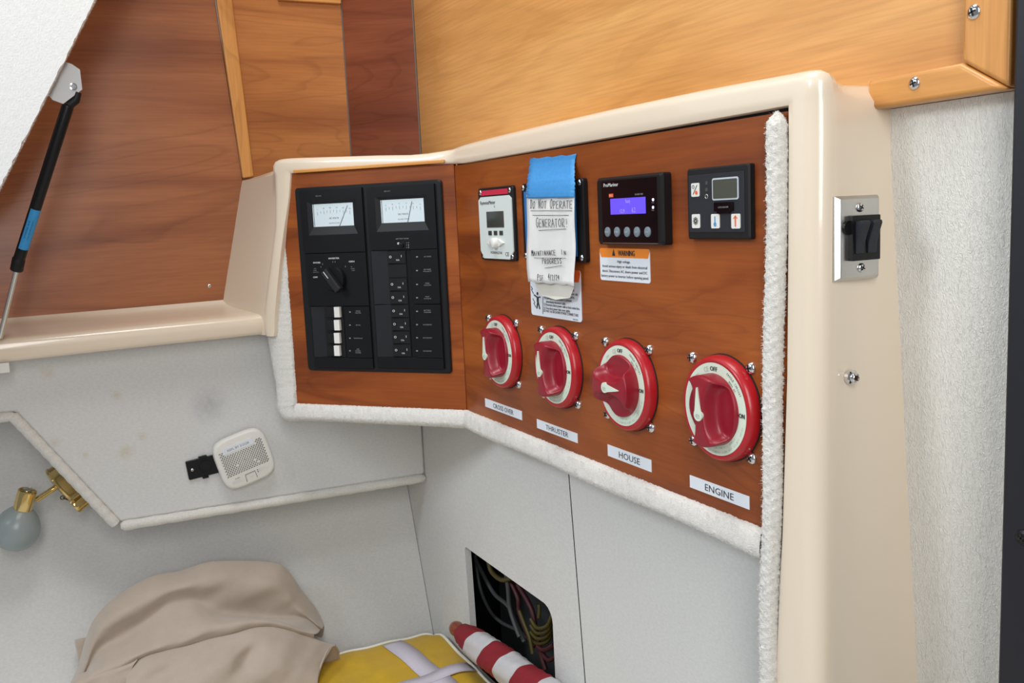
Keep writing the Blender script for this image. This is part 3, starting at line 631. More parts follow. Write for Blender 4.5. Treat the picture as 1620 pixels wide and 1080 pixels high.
def charger_display():
    t = thing('charger_display', 'black display with ProMariner lettering and lit violet-blue screen', 'display', FM.pt(.335, .2)); w1 = .008
    a0, a1, b0, b1 = FM.rect([(942, 282), (1047, 272), (1049, 388), (946, 387)], w1)
    mb = MB(); mb.rbox(FM, a0, a1, b0, b1, 0, w1, .002, ch=.0018, k=3); mb.build('housing', M['black'], t)
    O = (930, 230); S = 1362 / 290; q = lambda x, y: FM.uv(*z2(O, S, x, y), w1)
    x0 = q(105, 400)[0]; x1 = q(515, 400)[0]; y0 = q(300, 722)[1]; y1 = b1 - .003
    mb = MB(); mb.box(FM, x0, x1, y0, y1, w1 - .0004, w1 + .0003); mb.build('glass_front', M['gloss'], t)
    mb = MB(); mb.box(FM, x0, x1, y0 - .0006, y0 - .0002, w1, w1 + .0005); mb.build('bottom_rim', M['steel'], t)
    r_ = FM.rect([z2(O, S, 170, 398), z2(O, S, 430, 380), z2(O, S, 434, 503), z2(O, S, 174, 515)], w1)
    mb = MB(); mb.box(FM, *r_, w1 + .0001, w1 + .0005); scr = mb.build('screen', M['bluelcd'], t)
    mb = MB(); cu, cv = (r_[0] + r_[1]) / 2, (r_[2] + r_[3]) / 2
    text(mb, FM, 'Ready', cu + .001, cv + .0035, w1 + .0007, .0026, .006); text(mb, FM, '12.9', cu - .0065, cv - .0035, w1 + .0007, .0026, .006); text(mb, FM, '6.2', cu + .008, cv - .003, w1 + .0007, .0034, .0045); mb.build('lettering', M['lcdtext'], scr)
    for i, x in enumerate((152, 222, 296, 370, 449)):
        mb = MB(); u, v = q(x, 642); mb.lathe(FM, u, v, [(.0037, w1), (.0036, w1 + .0010), (.0030, w1 + .0013)], 24); b = mb.build('button', M['btn'], t, smooth=True)
        mb = MB(); text(mb, FM, ('SETUP', 'ENTER', 'DISP', 'UP', 'DN')[i], u, v, w1 + .0015, .0010, .0042 if i < 2 else .003); mb.build('lettering', M['print'], b)
    for y in (403, 460):
        mb = MB(); u, v = q(488, y); mb.lathe(FM, u, v, [(.0011, w1), (.0010, w1 + .0006)], 14); mb.build('indicator', M['led'], t)
    mb = MB(); u, v = q(175, 292); text(mb, FM, 'ProMariner', u, v, w1 + .0006, .0026, q(228, 290)[0] - q(120, 290)[0], bold=.00008)
    u, v = q(385, 362); text(mb, FM, 'INVERTER', u, v, w1 + .0006, .0012, .010, m=1); u, v = q(488, 424); text(mb, FM, 'Power', u, v, w1 + .0006, .0008, .003, m=1); u, v = q(488, 481); text(mb, FM, 'Fault', u, v, w1 + .0006, .0008, .003, m=1)
    u, v = q(176, 372); mb.box(FM, u - .0028, u + .0028, v - .0013, v + .0013, w1 + .0001, w1 + .0005, 2); text(mb, FM, 'Pro', u, v, w1 + .0008, .0013, .0035); mb.build('lettering', [M['print'], M['dimprint'], M['orangered']], t)
charger_display()
def thermostat():
    t = thing('thermostat', 'black square climate control with grey screen and four white keys', 'thermostat', FM.pt(.425, .2)); w1 = .0045
    a0, a1, b0, b1 = FM.rect([(1085, 266), (1184, 260), (1187, 379), (1089, 378)], w1)
    mb = MB(); mb.rbox(FM, a0, a1, b0, b1, 0, w1, .0012, ch=.0010, k=3); mb.build('housing', M['blackm'], t)
    O = (930, 230); S = 1362 / 290; q = lambda x, y: FM.uv(*z2(O, S, x, y), w1)
    x0 = q(755, 400)[0]; x1 = q(1165, 400)[0]; y0 = q(900, 645)[1]; y1 = q(900, 212)[1]
    mb = MB(); mb.box(FM, x0, x1, y0, y1, w1 - .0003, w1 + .0005, ch=.0002); face = mb.build('keypad', M['charcoal'], t)
    r_ = FM.rect([z2(O, S, 930, 242), z2(O, S, 1125, 232), z2(O, S, 1127, 400), z2(O, S, 932, 408)], w1)
    mb = MB(); mb.rbox(FM, *r_, w1, w1 + .0009, .0015, 0); mb.rbox(FM, r_[0] + .001, r_[1] - .001, r_[2] + .001, r_[3] - .001, w1, w1 + .0011, .0008, 1); mb.build('screen', [M['greyp'], M['lcd2']], t)
    for kx, ky, kind in ((806, 330, 0), (811, 560, 1), (955, 560, 2), (1107, 560, 3)):
        u, v = q(kx, ky); mb = MB(); mb.rbox(FM, u - .0041, u + .0041, v - .0044 - (.0003 if kind else 0), v + .0044, w1, w1 + .001, .001); k = mb.build('key', M['whitep'], t)
        mb = MB(); G = FM.sub(u, v, w1 + .0012)
        if kind == 0: mb.tube([G.pt(-.002, -.0028), G.pt(.0022, .003)], .0002, 5); mb.lathe(G, .0014, -.0018, [(.0013, 0), (.0012, .0002)], 12, 1); mb.tube([G.pt(-.0018 + .0011 * math.cos(a), .002 + .0011 * math.sin(a)) for a in [i * .7 for i in range(10)]], .00015, 5)
        if kind == 1:
            for i in range(4): G2 = G.sub(0, 0, 0, i * math.pi / 4); mb.tube([G2.pt(.0026 * math.cos(a), .0008 * math.sin(a)) for a in [j * math.pi / 6 for j in range(13)]], .00014, 4)
        if kind == 2: mb.box(G, -.0003, .0003, -.003, .003, 0, .0002, 2); mb.tube([G.pt(.0012 * math.cos(a), -.0022 + .0012 * math.sin(a)) for a in [j * math.pi / 6 for j in range(13)]], .00018, 4, 2)
        if kind == 3: mb.box(G, -.0004, .0004, -.0034, .003, 0, .0002, 1); mb.tube([G.pt(-.0018, .0014), G.pt(0, .0034), G.pt(.0018, .0014)], .0002, 4, 1)
        mb.build('symbol', [M['ink'], M['orangered'], M['bluelab']], k)
    for y in (278, 328): 
        mb = MB(); u, v = q(887, y); mb.lathe(FM, u, v, [(.0013, w1), (.0012, w1 + .0007)], 14); mb.build('indicator', M['lcd2'], t)
    mb = MB(); u, v = q(887, 378); mb.tube([FM.pt(u + .0013 * math.cos(a), v + .0013 * math.sin(a), w1 + .0006) for a in [j * math.pi / 6 for j in range(13)]], .00025, 5); mb.build('indicator', M['steel'], t)
    u, v = q(1023, 462); mb = MB(); mb.rbox(FM, u - .0095, u + .0085, v - .0022, v + .0035, w1, w1 + .0016, .0007); mb.box(FM, u - .0065, u + .0055, v - .0035, v - .001, w1, w1 + .0018); e = mb.build('emblem', M['gloss'], t)
    mb = MB(); text(mb, FM, 'CRUISAIR', u, v + .0004, w1 + .0019, .0010, .010); mb.build('lettering', M['dimprint'], e)
thermostat()
# warning stickers
def sticker1():
    a0, a1, b0, b1 = FM.rect([(949, 391), (1029, 395), (1029, 450), (951, 441)])
    mb = MB(); mb.rbox(FM, a0, a1, b0, b1, 0, .0004, .0022); t = tag(mb.build('warning_sticker', M['white']), 'orange and white WARNING sticker about high voltage', 'sign')
    H = b1 - b0; W = a1 - a0; w_ = .0006
    mb = MB(); P = rrect(a0, a1, b0, b1, .0022); P = [(x, max(y, b1 - .28 * H)) for x, y in P]; mb.prism(FM, [P[0]] + P[5:15] + [P[-1]], .0002, w_); mb.build('orange_band', M['orange'], t)
    mb = MB(); y = b1 - .14 * H; text(mb, FM, 'WARNING', a0 + W * .56, y, .0008, .0040, W * .33, bold=.0002); mb.add([FM.pt(a0 + W * .27, y - .0022, .0008), FM.pt(a0 + W * .335, y - .0022, .0008), FM.pt(a0 + W * .302, y + .003, .0008)], [[0, 1, 2]])
    for i, (s, k) in enumerate((('High voltage.', .26), ('Avoid serious injury or death from electrical', .90), ('shock. Disconnect AC shore power and DC', .90), ('battery power to inverter before opening panel.', .95))): text(mb, FM, s, a0 + W * .5, b1 - H * (.40 + i * .15), .0006, .0020, W * k, bold=.00004)
    mb.build('lettering', M['ink'], t)
sticker1()
def sticker2():
    a0, a1, b0, b1 = FM.rect([(839, 426), (919, 426), (921, 510), (841, 497)]); b1 = FM.uv(920, 428)[1]
    mb = MB(); mb.rbox(FM, a0, a1, b0, b1, 0, .0004, .003); t = tag(mb.build('warning_sticker', M['white']), 'white sticker with shocked stick figure below the paper note', 'sign')
    W = a1 - a0; H = b1 - b0; hb = FM.uv(920, 447)[1]
    mb = MB(); P = rrect(a0, a1, b0, b1, .003); P = [(x, max(y, hb)) for x, y in P]; mb.prism(FM, [P[0]] + P[5:15] + [P[-1]], .0002, .0006); mb.build('orange_band', M['orangered'], t)
    O = (835, 440); S = 1282 / 95; q = lambda x, y: FM.uv(*z2(O, S, x, y), 0)
    mb = MB(); 
    def ln(a, b, r=.0004): p, s = q(*a), q(*b); mb.tube([FM.pt(*p, .0006), FM.pt(*s, .0006)], r, 5)
    u, v = q(218, 325); mb.lathe(FM, u, v, [(.0014, .0004), (.0014, .0008)], 12)
    ln((150, 355), (215, 405), .0007); ln((215, 405), (280, 400), .0006); ln((230, 400), (230, 500), .0012); ln((228, 500), (208, 640), .0007); ln((235, 500), (272, 655), .0007)
    for a, b in (((80, 170), (115, 230)), ((115, 230), (88, 238)), ((88, 238), (135, 330)), ((120, 430), (165, 520)), ((165, 520), (140, 530)), ((140, 530), (185, 615))): ln(a, b, .0003)
    ln((335, 400), (335, 760), .00025)
    for s, x0, x1, y0_, y1_ in (('4) If polarity warning indicator is activated,', 355, 950, 415, 475), ('immediately disconnect cable.', 405, 820, 495, 540), ('5) Disconnect shore power cable at dock outlet first.', 355, 1120, 560, 640), ('6) Close shore power inlet cover tightly.', 355, 915, 625, 700), ('DO NOT ALTER SHORE POWER CONNECTORS', 350, 1090, 690, 790), ('power cable', 930, 1080, 330, 345), ('outlet first.', 890, 1010, 400, 412), ('cable to', 945, 1005, 250, 256)):
        p = q(x0, y0_); s2 = q(x1, y1_); text(mb, FM, s, (p[0] + s2[0]) / 2, (p[1] + s2[1]) / 2, .0006, .0022, s2[0] - p[0], bold=.00004)
    u, v = q(1030, 885); text(mb, FM, '900-0001', u, v, .0006, .0013, .008)
    mb.build('lettering', M['ink'], t)
sticker2()
# ------------------------------------------------------------------ the handwritten note
STROKE = {'A': [[(0, 0), (.45, 1), (.9, 0)], [(.15, .4), (.75, .4)]], 'C': [[(.85, .85), (.5, 1), (.1, .7), (.05, .3), (.4, 0), (.85, .12)]], 'D': [[(.1, 0), (.1, 1), (.6, .85), (.85, .5), (.6, .1), (0, 0)]],
 'E': [[(.8, 1), (.1, .97), (.1, 0), (.8, .04)], [(.1, .5), (.65, .55)]], 'F': [[(.8, 1), (.1, .95), (.1, 0)], [(.1, .5), (.6, .55)]], 'G': [[(.85, .85), (.5, 1), (.1, .7), (.05, .3), (.4, 0), (.8, .1), (.8, .45), (.5, .45)]],
 'I': [[(.4, 0), (.4, 1)]], 'M': [[(0, 0), (.1, 1), (.45, .35), (.8, 1), (.9, 0)]], 'N': [[(.1, 0), (.1, 1), (.75, 0), (.8, 1)]], 'O': [[(.5, 1), (.1, .75), (.1, .25), (.45, 0), (.85, .3), (.85, .75), (.5, 1)]],
 'P': [[(.1, 0), (.1, 1), (.65, .95), (.8, .7), (.55, .5), (.1, .45)]], 'R': [[(.1, 0), (.1, 1), (.65, .95), (.8, .72), (.55, .5), (.1, .45), (.85, 0)]], 'S': [[(.8, .9), (.4, 1), (.12, .75), (.45, .52), (.8, .3), (.5, 0), (.1, .1)]],
 'T': [[(0, .97), (.9, 1)], [(.45, 1), (.45, 0)]], '!': [[(.4, 1), (.4, .3)], [(.4, .08), (.4, 0)]], '/': [[(.1, -.1), (.7, 1.1)]], '4': [[(.6, 0), (.6, 1), (.05, .4), (.85, .4)]], '2': [[(.1, .8), (.45, 1), (.75, .75), (.1, 0), (.85, .04)]]}
def note():
    G = FM; t = thing('paper_note', 'handwritten DO NOT OPERATE GENERATOR note on white paper', 'note', FM.pt(.22, .17, .012))
    def prow(v): # w and edges of the sheet
        k = (.236 - v) / .09; w_ = .0062 + .0050 * k + .0015 * math.sin(k * 5); return w_
    vt, vb = .226, FM.uv(870, 449, .011)[1]
    rows = []
    nv, nu = 22, 14
    for i in range(nv + 1):
        k = i / nv; v = vt + (vb - vt) * k; yy = 300 + 148 * k; l = FM.uv(833 + 4 * k + 1.2 * math.sin(k * 7), yy, prow(v))[0]; r_ = FM.uv(909 - 1.5 * k + .8 * math.sin(k * 11), yy, prow(v))[0]
        rows.append([G.pt(l + (r_ - l) * j / nu, v + .0006 * math.sin(j * 1.7) * (k > .97), prow(v) + .0010 * math.sin(j / nu * 3.1 + k * 2) + (.0006 * math.sin(j * .9 + k * 9))) for j in range(nu + 1)])
    mb = MB(); mb.grid(rows); mb.build('sheet', M['paper'], t, smooth=True, solid=.00015)
    # back flap hanging lower
    q0 = [(844, 447), (902, 447), (906, 455), (901, 471), (880, 474), (852, 466)]; mb = MB(); P = [FM.uv(*p, .0075) for p in q0]; P[0] = (P[0][0], P[0][1] + .004); P[1] = (P[1][0], P[1][1] + .004)
    n = len(P); mb.add([FM.pt(u, v, .0072 + .0010 * math.sin(i * 2)) for i, (u, v) in enumerate(P)], [list(range(n))]); mb.build('folded_flap', M['paperb'], t, solid=.0002)
    mb = MB()
    def wpt(u, v): return G.pt(u, v, prow(v) + .0010 * math.sin((u - .18) / .08 * 3.1 + (vt - v) / .09 * 2) + .0013)
    def write(s, a, b, h):   # a,b px of first baseline point and last baseline point
        A = FM.uv(*a, .010); B = FM.uv(*b, .010); n = len(s); 
        for i, ch in enumerate(s):
            if ch == ' ': continue
            for st in STROKE[ch]:
                big = 1.25 if (i == 0 or s[i - 1] == ' ') else 1
                cw = (B[0] - A[0]) / n; pts = [(A[0] + (i + x * .82) * cw, A[1] + (B[1] - A[1]) * i / n + y * h * big + random.uniform(-1, 1) * h * .03) for x, y in st]
                out = []
                for k in range(len(pts) - 1):
                    for j in range(3): out.append((pts[k][0] + (pts[k + 1][0] - pts[k][0]) * j / 3, pts[k][1] + (pts[k + 1][1] - pts[k][1]) * j / 3))
                out.append(pts[-1]); mb.tube([wpt(*p) for p in out], .00024, 5)
    def rule(a, b):
        A = FM.uv(*a, .010); B = FM.uv(*b, .010); mb.tube([wpt(A[0] + (B[0] - A[0]) * i / 10, A[1] + (B[1] - A[1]) * i / 10) for i in range(11)], .00022, 5)
    O = (730, 230); S = 857 / 230; z = lambda x, y: z2(O, S, x, y)
    write('DO NOT OPERATE', z(410, 372), z(662, 372), .0062); rule(z(414, 384), z(655, 384)); rule(z(428, 411), z(636, 411))
    write('GENERATOR!', z(452, 482), z(640, 480), .0068); rule(z(466, 500), z(622, 491))
    write('MAINTINANCE', z(422, 650), z(562, 645), .0040); write('IN', z(590, 645), z(622, 645), .0034); rule(z(436, 662), z(616, 664))
    write('PROGRESS', z(484, 698), z(596, 694), .0042); rule(z(498, 722), z(594, 708))
    write('PSF', z(458, 795), z(494, 795), .0044); write('4/2/24', z(518, 792), z(582, 794), .0044)
    mb.build('handwriting', M['ink'], t)
    # blue tape: stuck on wood, over the display's edge, down on the paper
    t2 = thing('masking_tape', 'strip of blue masking tape holding the paper note', 'tape', FM.pt(.226, .25))
    pr = [(838, 251, 912, 244, .0006), (838, 258, 910, 251, .0008), (837, 268, 909, 262, .0022), (835, 280, 909, 273, .0048), (834, 288, 909, 281, .0076), (832.5, 298, 909.5, 292, .0094), (833, 306, 909, 303, .0102), (834, 316, 908.5, 315, .0104)]
    rows = []
    for i in range(len(pr) - 1):
        for j in range(4):
            k = j / 4; xl, yl, xr, yr, w_ = [a * (1 - k) + b * k for a, b in zip(pr[i], pr[i + 1])]; xl += 1.2 * math.sin(i * 5 + j * 2.3); xr += 1.0 * math.sin(i * 3 + j * 3.1)
            a = FM.uv(xl, yl, w_); b = FM.uv(xr, yr, w_); rows.append([G.pt(a[0] + (b[0] - a[0]) * m_ / 10, a[1] + (b[1] - a[1]) * m_ / 10 + (.0006 * math.sin(m_ * 2.1) if i == 0 and j == 0 else 0), w_ + .0010 * math.sin(m_ / 10 * 3.1) * (i > 3)) for m_ in range(11)])
    mb = MB(); mb.grid(rows); mb.build('tape_strip', M['tape'], t2, smooth=True, solid=.0001)
note()

# ------------------------------------------------------------------ breaker unit
def breaker():
    O = (440, 230); S = 886 / 320; q = lambda x, y, w_=.008: FL.uv(*z2(O, S, x, y), w_)
    t = thing('breaker_unit', 'large black breaker unit with two volt meters and selector', 'electrical panel', FL.pt(-.1, .04))
    w0, w1 = .0012, .0065
    rc = FL.rect([z2(O, S, *p) for p in ((80, 190), (720, 145), (762, 995), (133, 985))], w0)
    mb = MB(); mb.rbox(FL, *rc, w0, .0040, .004, ch=.0012); mb.build('frame_plate', M['blackm'], t)
    def R4(pts, w_=w1): return FL.rect([z2(O, S, *p) for p in pts], w_)
    mods = {'l': R4(((88, 196), (368, 188), (412, 975), (152, 972))), 'r': R4(((388, 186), (683, 165), (724, 975), (432, 975)))}
    vL = [mods['l'][3], q(250, 470)[1], q(250, 705)[1], q(280, 930)[1], mods['l'][2]]
    vR = [mods['r'][3], q(550, 457)[1], q(560, 697)[1], q(570, 930)[1], mods['r'][2]]
    for key, vv in (('l', vL), ('r', vR)):
        u0, u1 = mods[key][0], mods[key][1]; W = u1 - u0
        # meter module with a real opening: four bars round the dial
        a = [(150, 258), (328, 250), (330, 350), (155, 357)] if key == 'l' else [(449, 240), (637, 230), (640, 332), (452, 341)]
        m0, m1, n0_, n1_ = R4(a, w1 - .002)
        mb = MB(); e = .0004
        bx0, bx1, by0, by1 = m0 - .0055, m1 + .0055, n0_ - .009, n1_ + .0035
        mb.box(FL, u0, u1, by1, vv[0] + 0, .0035, w1, ch=0); mb.box(FL, u0, bx0, vv[1] + e, by1, .0035, w1); mb.box(FL, bx1, u1, vv[1] + e, by1, .0035, w1); mb.box(FL, bx0, bx1, vv[1] + e, by0, .0035, w1)
        # sloping bezel
        A = [(bx0, by0), (bx1, by0), (bx1, by1), (bx0, by1)]; B = [(m0, n0_), (m1, n0_), (m1, n1_), (m0, n1_)]
        mb.add([FL.pt(*p, w1) for p in A] + [FL.pt(*p, w1 - .0022) for p in B], [[i, (i + 1) % 4, 4 + (i + 1) % 4, 4 + i] for i in range(4)], 1)
        mod = mb.build('meter_module', [M['black'], M['blackm']], t)
        mb = MB(); mb.box(FL, m0, m1, n0_, n1_, w1 - .0028, w1 - .0022); dial = mb.build('meter_dial', M['meter'], t)
        mb = MB(); cx = (m0 + m1) / 2; ww = m1 - m0; hh = n1_ - n0_; wp = w1 - .0020
        arc = lambda x: n1_ - hh * (.28 + .10 * ((x - cx) / (ww / 2)) ** 2)
        nt = 11
        for i in range(nt):
            x = m0 + ww * (.12 + .80 * i / (nt - 1)); L = hh * (.10 if i % 2 else .15); mb.box(FL, x - .00010, x + .00010, arc(x) - L, arc(x), wp - .0001, wp)
            if i % 2 == 0: text(mb, FL, (('0', '', '90', '', '100', '', '110', '', '120', '', '150') if key == 'l' else ('8', '', '10', '', '12', '', '13', '', '14', '', '16'))[i], x, arc(x) + hh * .10, wp, .0012, m=1)
        text(mb, FL, 'AC VOLTS' if key == 'l' else 'DC VOLTS', cx + .001, n0_ + hh * .36, wp, .0017, .012, m=1); text(mb, FL, 'BLUE SEA SYSTEMS', cx + .001, n0_ + hh * .14, wp, .0009, .013)
        o = mb.build('dial_print', [M['ink'], M['lcd2']], dial)
        xb = q(262 if key == 'l' else 562, 348)[0]; xt = q(296 if key == 'l' else 580, 262)[0]
        mb = MB(); mb.tube([FL.pt(xb, n0_ + .0002, wp + .0002), FL.pt(xt, n1_ - .0028, wp + .0002)], .00022, 5); mb.build('needle', M['ink'], dial)
        mb = MB(); mb.box(FL, m0 + .0012, m0 + .0016, n0_, n1_, wp, wp + .0002); mb.build('glass_edge', M['ink'], dial)
    # left: selector module
    u0, u1 = mods['l'][0], mods['l'][1]; e = .0004
    mb = MB(); mb.box(FL, u0 + .0015, u1, vL[2] + e, vL[1] - e, .0035, w1, ch=.0004); mb.build('selector_module', M['black'], t)
    ku, kv = q(247, 585)
    mb = MB(); mb.lathe(FL, ku, kv, [(.0135, w1), (.0135, w1 + .003), (.0125, w1 + .0045)], 40); kn = mb.build('selector_knob', M['black'], t, smooth=True)
    G = FL.sub(ku, kv, w1 + .0045, R(-52)); mb = MB(); mb.box(G, -.0125, .0155, -.0042, .0042, 0, .0075, ch=.001); mb.build('knob_grip', M['grey'], kn, bevel=.0012)
    mb = MB(); mb.box(G, -.011, -.002, -.0004, .0004, .0075, .0078); mb.build('knob_line', M['print'], kn)
    mb = MB()
    for s, x, y, h, wd in (('SHORE', 170, 513, .0017, .0095), ('INVERTER', 245, 494, .0017, .0135), ('GEN', 322, 508, .0017, .0068), ('OFF', 164, 577, .0017, .0058)): u, v = q(x, y, w1); text(mb, FL, s, u, v, w1 + .0003, h, wd, bold=.00006)
    for s, x, y in (('WHEN', 162, 539), ('SHORE', 162, 547), ('CONNECTED', 166, 555), ('NO', 322, 531), ('MANUAL', 328, 539), ('START', 330, 547)): u, v = q(x, y, w1); text(mb, FL, s, u, v, w1 + .0003, .0009, .0008 * len(s), m=1)
    for x, y in ((188, 532), (195, 520), (240, 510), (250, 510), (295, 530)): u, v = q(x, y, w1); mb.box(FL, u - .0002, u + .0002, v - .0008, v + .0008, w1, w1 + .0003, 1)
    for key, x, y in (('SEA AC', 177, 221), ('SEA DC', 478, 200)): u, v = q(x, y, w1); text(mb, FL, key, u, v, w1 + .0003, .0011, .0075, m=1)
    u, v = q(545, 408, w1); text(mb, FL, 'BATTERY BANK', u, v, w1 + .0003, .0012, .0155, m=1)
    for i, s in enumerate('123'):
        u, v = q(572, 426 + i * 10, w1); text(mb, FL, s, u, v, w1 + .0003, .0014)
        mb.box(FL, u - .0026, u - .0018, v - .0003, v + .0003, w1, w1 + .0003, 1)
    mb.build('lettering', [M['print'], M['dimprint']], t)
    u, v = q(540, 436, w1); mb = MB(); mb.lathe(FL, u, v, [(.0030, w1), (.0028, w1 + .001)], 20); tg = mb.build('toggle_switch', M['black'], t); mb = MB(); mb.tube([FL.pt(u, v, w1), FL.pt(u - .001, v + .002, w1 + .005)], [.0009, .0014], 10); mb.build('lever', M['steel'], tg, smooth=True)
    # breaker modules: label plate right, curved finger recess left
    def brk(u0, u1, v1, v0, uc0, uc1, ul):
        # uc0..uc1: breaker column ; ul: left edge of label plate
        mb = MB(); mb.box(FL, ul, u1, v0, v1, .0035, w1, ch=.0003); mb.box(FL, u0, u0 + .0014, v0, v1, .0035, w1)
        rows = []
        for i in range(9):
            k = i / 8; uu = u0 + .0014 + (uc0 - u0 - .0014) * k; ww = w1 - .0022 * math.sin(k * math.pi / 2) ; rows.append([FL.pt(uu, v0, ww), FL.pt(uu, v1, ww)])
        mb.grid(rows, 1); rows = [[FL.pt(uc0, v0, w1 - .0022), FL.pt(uc0, v1, w1 - .0022)], [FL.pt(uc1, v0, w1 - .0022), FL.pt(uc1, v1, w1 - .0022)], [FL.pt(uc1, v0, .0042), FL.pt(uc1, v1, .0042)], [FL.pt(ul, v0, .0042), FL.pt(ul, v1, .0042)]]; mb.grid(rows, 0)
        return mb
    cL0, cL1, cLl = q(200, 800)[0], q(278, 800)[0], q(292, 800)[0]
    mb = brk(u0 + .003, u1, vL[2] - e, vL[3], cL0, cL1, cLl); mb.box(FL, u0 + .003, u1, vL[4], vL[3] - e, .0035, w1, ch=.0004); mb.build('breaker_module', [M['black'], M['grey']], t)
    r0, r1 = mods['r'][0], mods['r'][1]; cR0, cR1, cRl = q(486, 700)[0], q(566, 700)[0], q(590, 700)[0]
    mb = brk(r0, r1, vR[1] - e, vR[2] + e, cR0, cR1, cRl); mb.build('breaker_module', [M['black'], M['grey']], t)
    mb = brk(r0, r1, vR[2] - e, vR[3], cR0, cR1, cRl); mb.box(FL, r0, r1, vR[4], vR[3] - e, .0035, w1, ch=.0004); mb.build('breaker_module', [M['black'], M['grey']], t)
    for i, (y, lab) in enumerate(((730, ('WATER', 'HEATER')), (787, ('STOVE',)), (844, ('MICROWAVE',)), (899, ('AIR', 'CONDI-', 'TIONER')))):
        v = q(260, y)[1]; h = .0072; ub = q(246, y)[0] - .0001; mb = MB()
        mb.box(FL, cL0, cL1 + .0012, v - h, v + h, w1 - .003, w1 - .0016); 
        mb.prism(Frame(FL.pt(0, v - h * .78, 0), FL.U, FL.N), [(cL0 + .001, w1 - .002), (ub, w1 - .002), (ub, w1 + .0022), (cL0 + .001, w1 - .0012)], 0, -h * 1.56); bk = mb.build('breaker', M['blackm'], t)
        mb = MB(); mb.box(FL, q(246, y)[0], q(270, y)[0], v - h * .80, v + h * .80, w1 - .002, w1 + .0022); mb.build('rocker_face', M['whitep'], bk, bevel=.0003)['label'] = 'white raised rocker face'
        mb = MB(); u_ = q(348, y)[0]
        for k, s in enumerate(lab): text(mb, FL, s, u_, v + (len(lab) - 1) * .0010 - k * .0020, w1 + .0004, .0012, .0012 * len(s))
        ud = q(312, y)[0]; mb.box(FL, ud - .0009, ud + .0009, v - .0006, v + .0006, w1, w1 + .0004); mb.build('lettering', M['dimprint'], bk)
    labs = [('AC MAIN',), ('REVERSE', 'POLARITY'), ('STBD', 'OUTLETS'), ('PORT', 'OUTLETS'), ('BATTERY', 'CHARGER'), ('ACCESSORY',), ('ACCESSORY',), ('ACCESSORY',)]
    for i, (y, lab) in enumerate(zip((488, 548, 608, 666, 725, 783, 840, 897), labs)):
        v = q(530, y + 2)[1]; h = .0072; mb = MB()
        mb.box(FL, cR0, cR1, v - h * .94, v + h * .94, w1 - .003, w1 - .0014)
        if i != 1: mb.prism(Frame(FL.pt(0, v - h * .84, 0), FL.U, FL.N), [(cR0 + .001, w1 - .0020), (cR1 - .0006, w1 - .0020), (cR1 - .0006, w1 - .0011), ((cR0 + cR1) / 2, w1 - .0005), (cR0 + .001, w1 + .0008)], 0, -h * 1.68)
        bk = mb.build('breaker' if i != 1 else 'breaker_blank', M['blackm'], t)
        mb = MB(); u_ = q(652, y)[0]
        for k, s in enumerate(lab): text(mb, FL, s, u_, v + (len(lab) - 1) * .0010 - k * .0020, w1 + .0004, .0012, .0012 * len(s), m=1)
        ud = q(606, y)[0]; mb.box(FL, ud - .0010, ud + .0010, v - .0006, v + .0006, w1, w1 + .0004, 1)
        if i != 1:
            wc = (cR1 - cR0); text(mb, FL, 'O', cR0 + wc * .22, v + .0006, w1 + .0010, .0026, bold=.0001); text(mb, FL, 'I', cR0 + wc * .80, v + .0012, w1 + .0002, .0024, bold=.0001); text(mb, FL, '30A' if i == 0 else '15A', cR0 + wc * .60, v - .0028, w1 + .0004, .0018)
        mb.build('lettering', [M['print'], M['dimprint']], bk)
breaker()

# ------------------------------------------------------------------ switch plate on the column
def plate():
    t = thing('switch_plate', 'shiny steel plate with two black rocker switches on the column', 'switch', atX(1355, 440, .508))
    a0, a1, b0, b1 = FC.rect([(1320, 308), (1391, 310), (1392, 441), (1325, 444)], .002)
    F_ = FC; mb = MB(); e = .0028; mb.prism(F_, [(a0, b0), (a1, b0), (a1, b1), (a0, b1)], -.004, .0006); mb.prism(F_, [(a0, b0), (a1, b0), (a1, b1), (a0, b1)], .0006, .0030, 0, [(a0 + e, b0 + e * .7), (a1 - e * .6, b0 + e * .7), (a1 - e * .6, b1 - e * .7), (a0 + e, b1 - e * .7)]); mb.build('face_plate', M['steel'], t, bevel=.0003)
    w1 = .003; q = lambda x, y, w_=w1: F_.uv(1180 + x / (762 / 240), 140 + y / (1080 / 340), w_)
    c0, c1 = q(515, 640), q(652, 855); mb = MB(); mb.rbox(F_, c0[0], c1[0], c1[1], c0[1], w1, w1 + .0032, .0006); mb.build('switch_bezel', M['black'], t)
    x0, x1 = q(542, 700)[0], q(598, 700)[0]
    for i, (xa, xb) in enumerate(((548, 590), (608, 650))):
        ua, ub = q(xa, 700, w1 + .003)[0], q(xb, 700, w1 + .003)[0]; vt = q(560, 668, w1 + .003)[1]; vb = q(560, 830, w1 + .003)[1]; vm = (vt + vb) / 2 
        G = Frame(F_.pt(ua, 0, 0), F_.V, F_.N); H = vt - vb
        pr = [(vb, w1 + .003), (vt, w1 + .003), (vt + .0006, w1 + .0078), (vt - .0010, w1 + .0084), (vm + H * .12, w1 + .0062), (vm - H * .15, w1 + .0046), (vb, w1 + .0042)]
        mb = MB(); mb.prism(G, pr, 0, ub - ua); mb.build('rocker', M['charcoal'], t, bevel=.0005)
    mb = MB(); u, v = q(505, 700, w1); mb.lathe(F_, u + .0012, v, [(.004, w1), (.004, w1 + .0012)], 20); mb.build('side_tab', M['black'], t)
    for x, y in ((572, 597), (579, 900)): u, v = q(x, y); screw(F_, u, v, w1, .0027, t, rot=1.1, dome=.6)
plate()

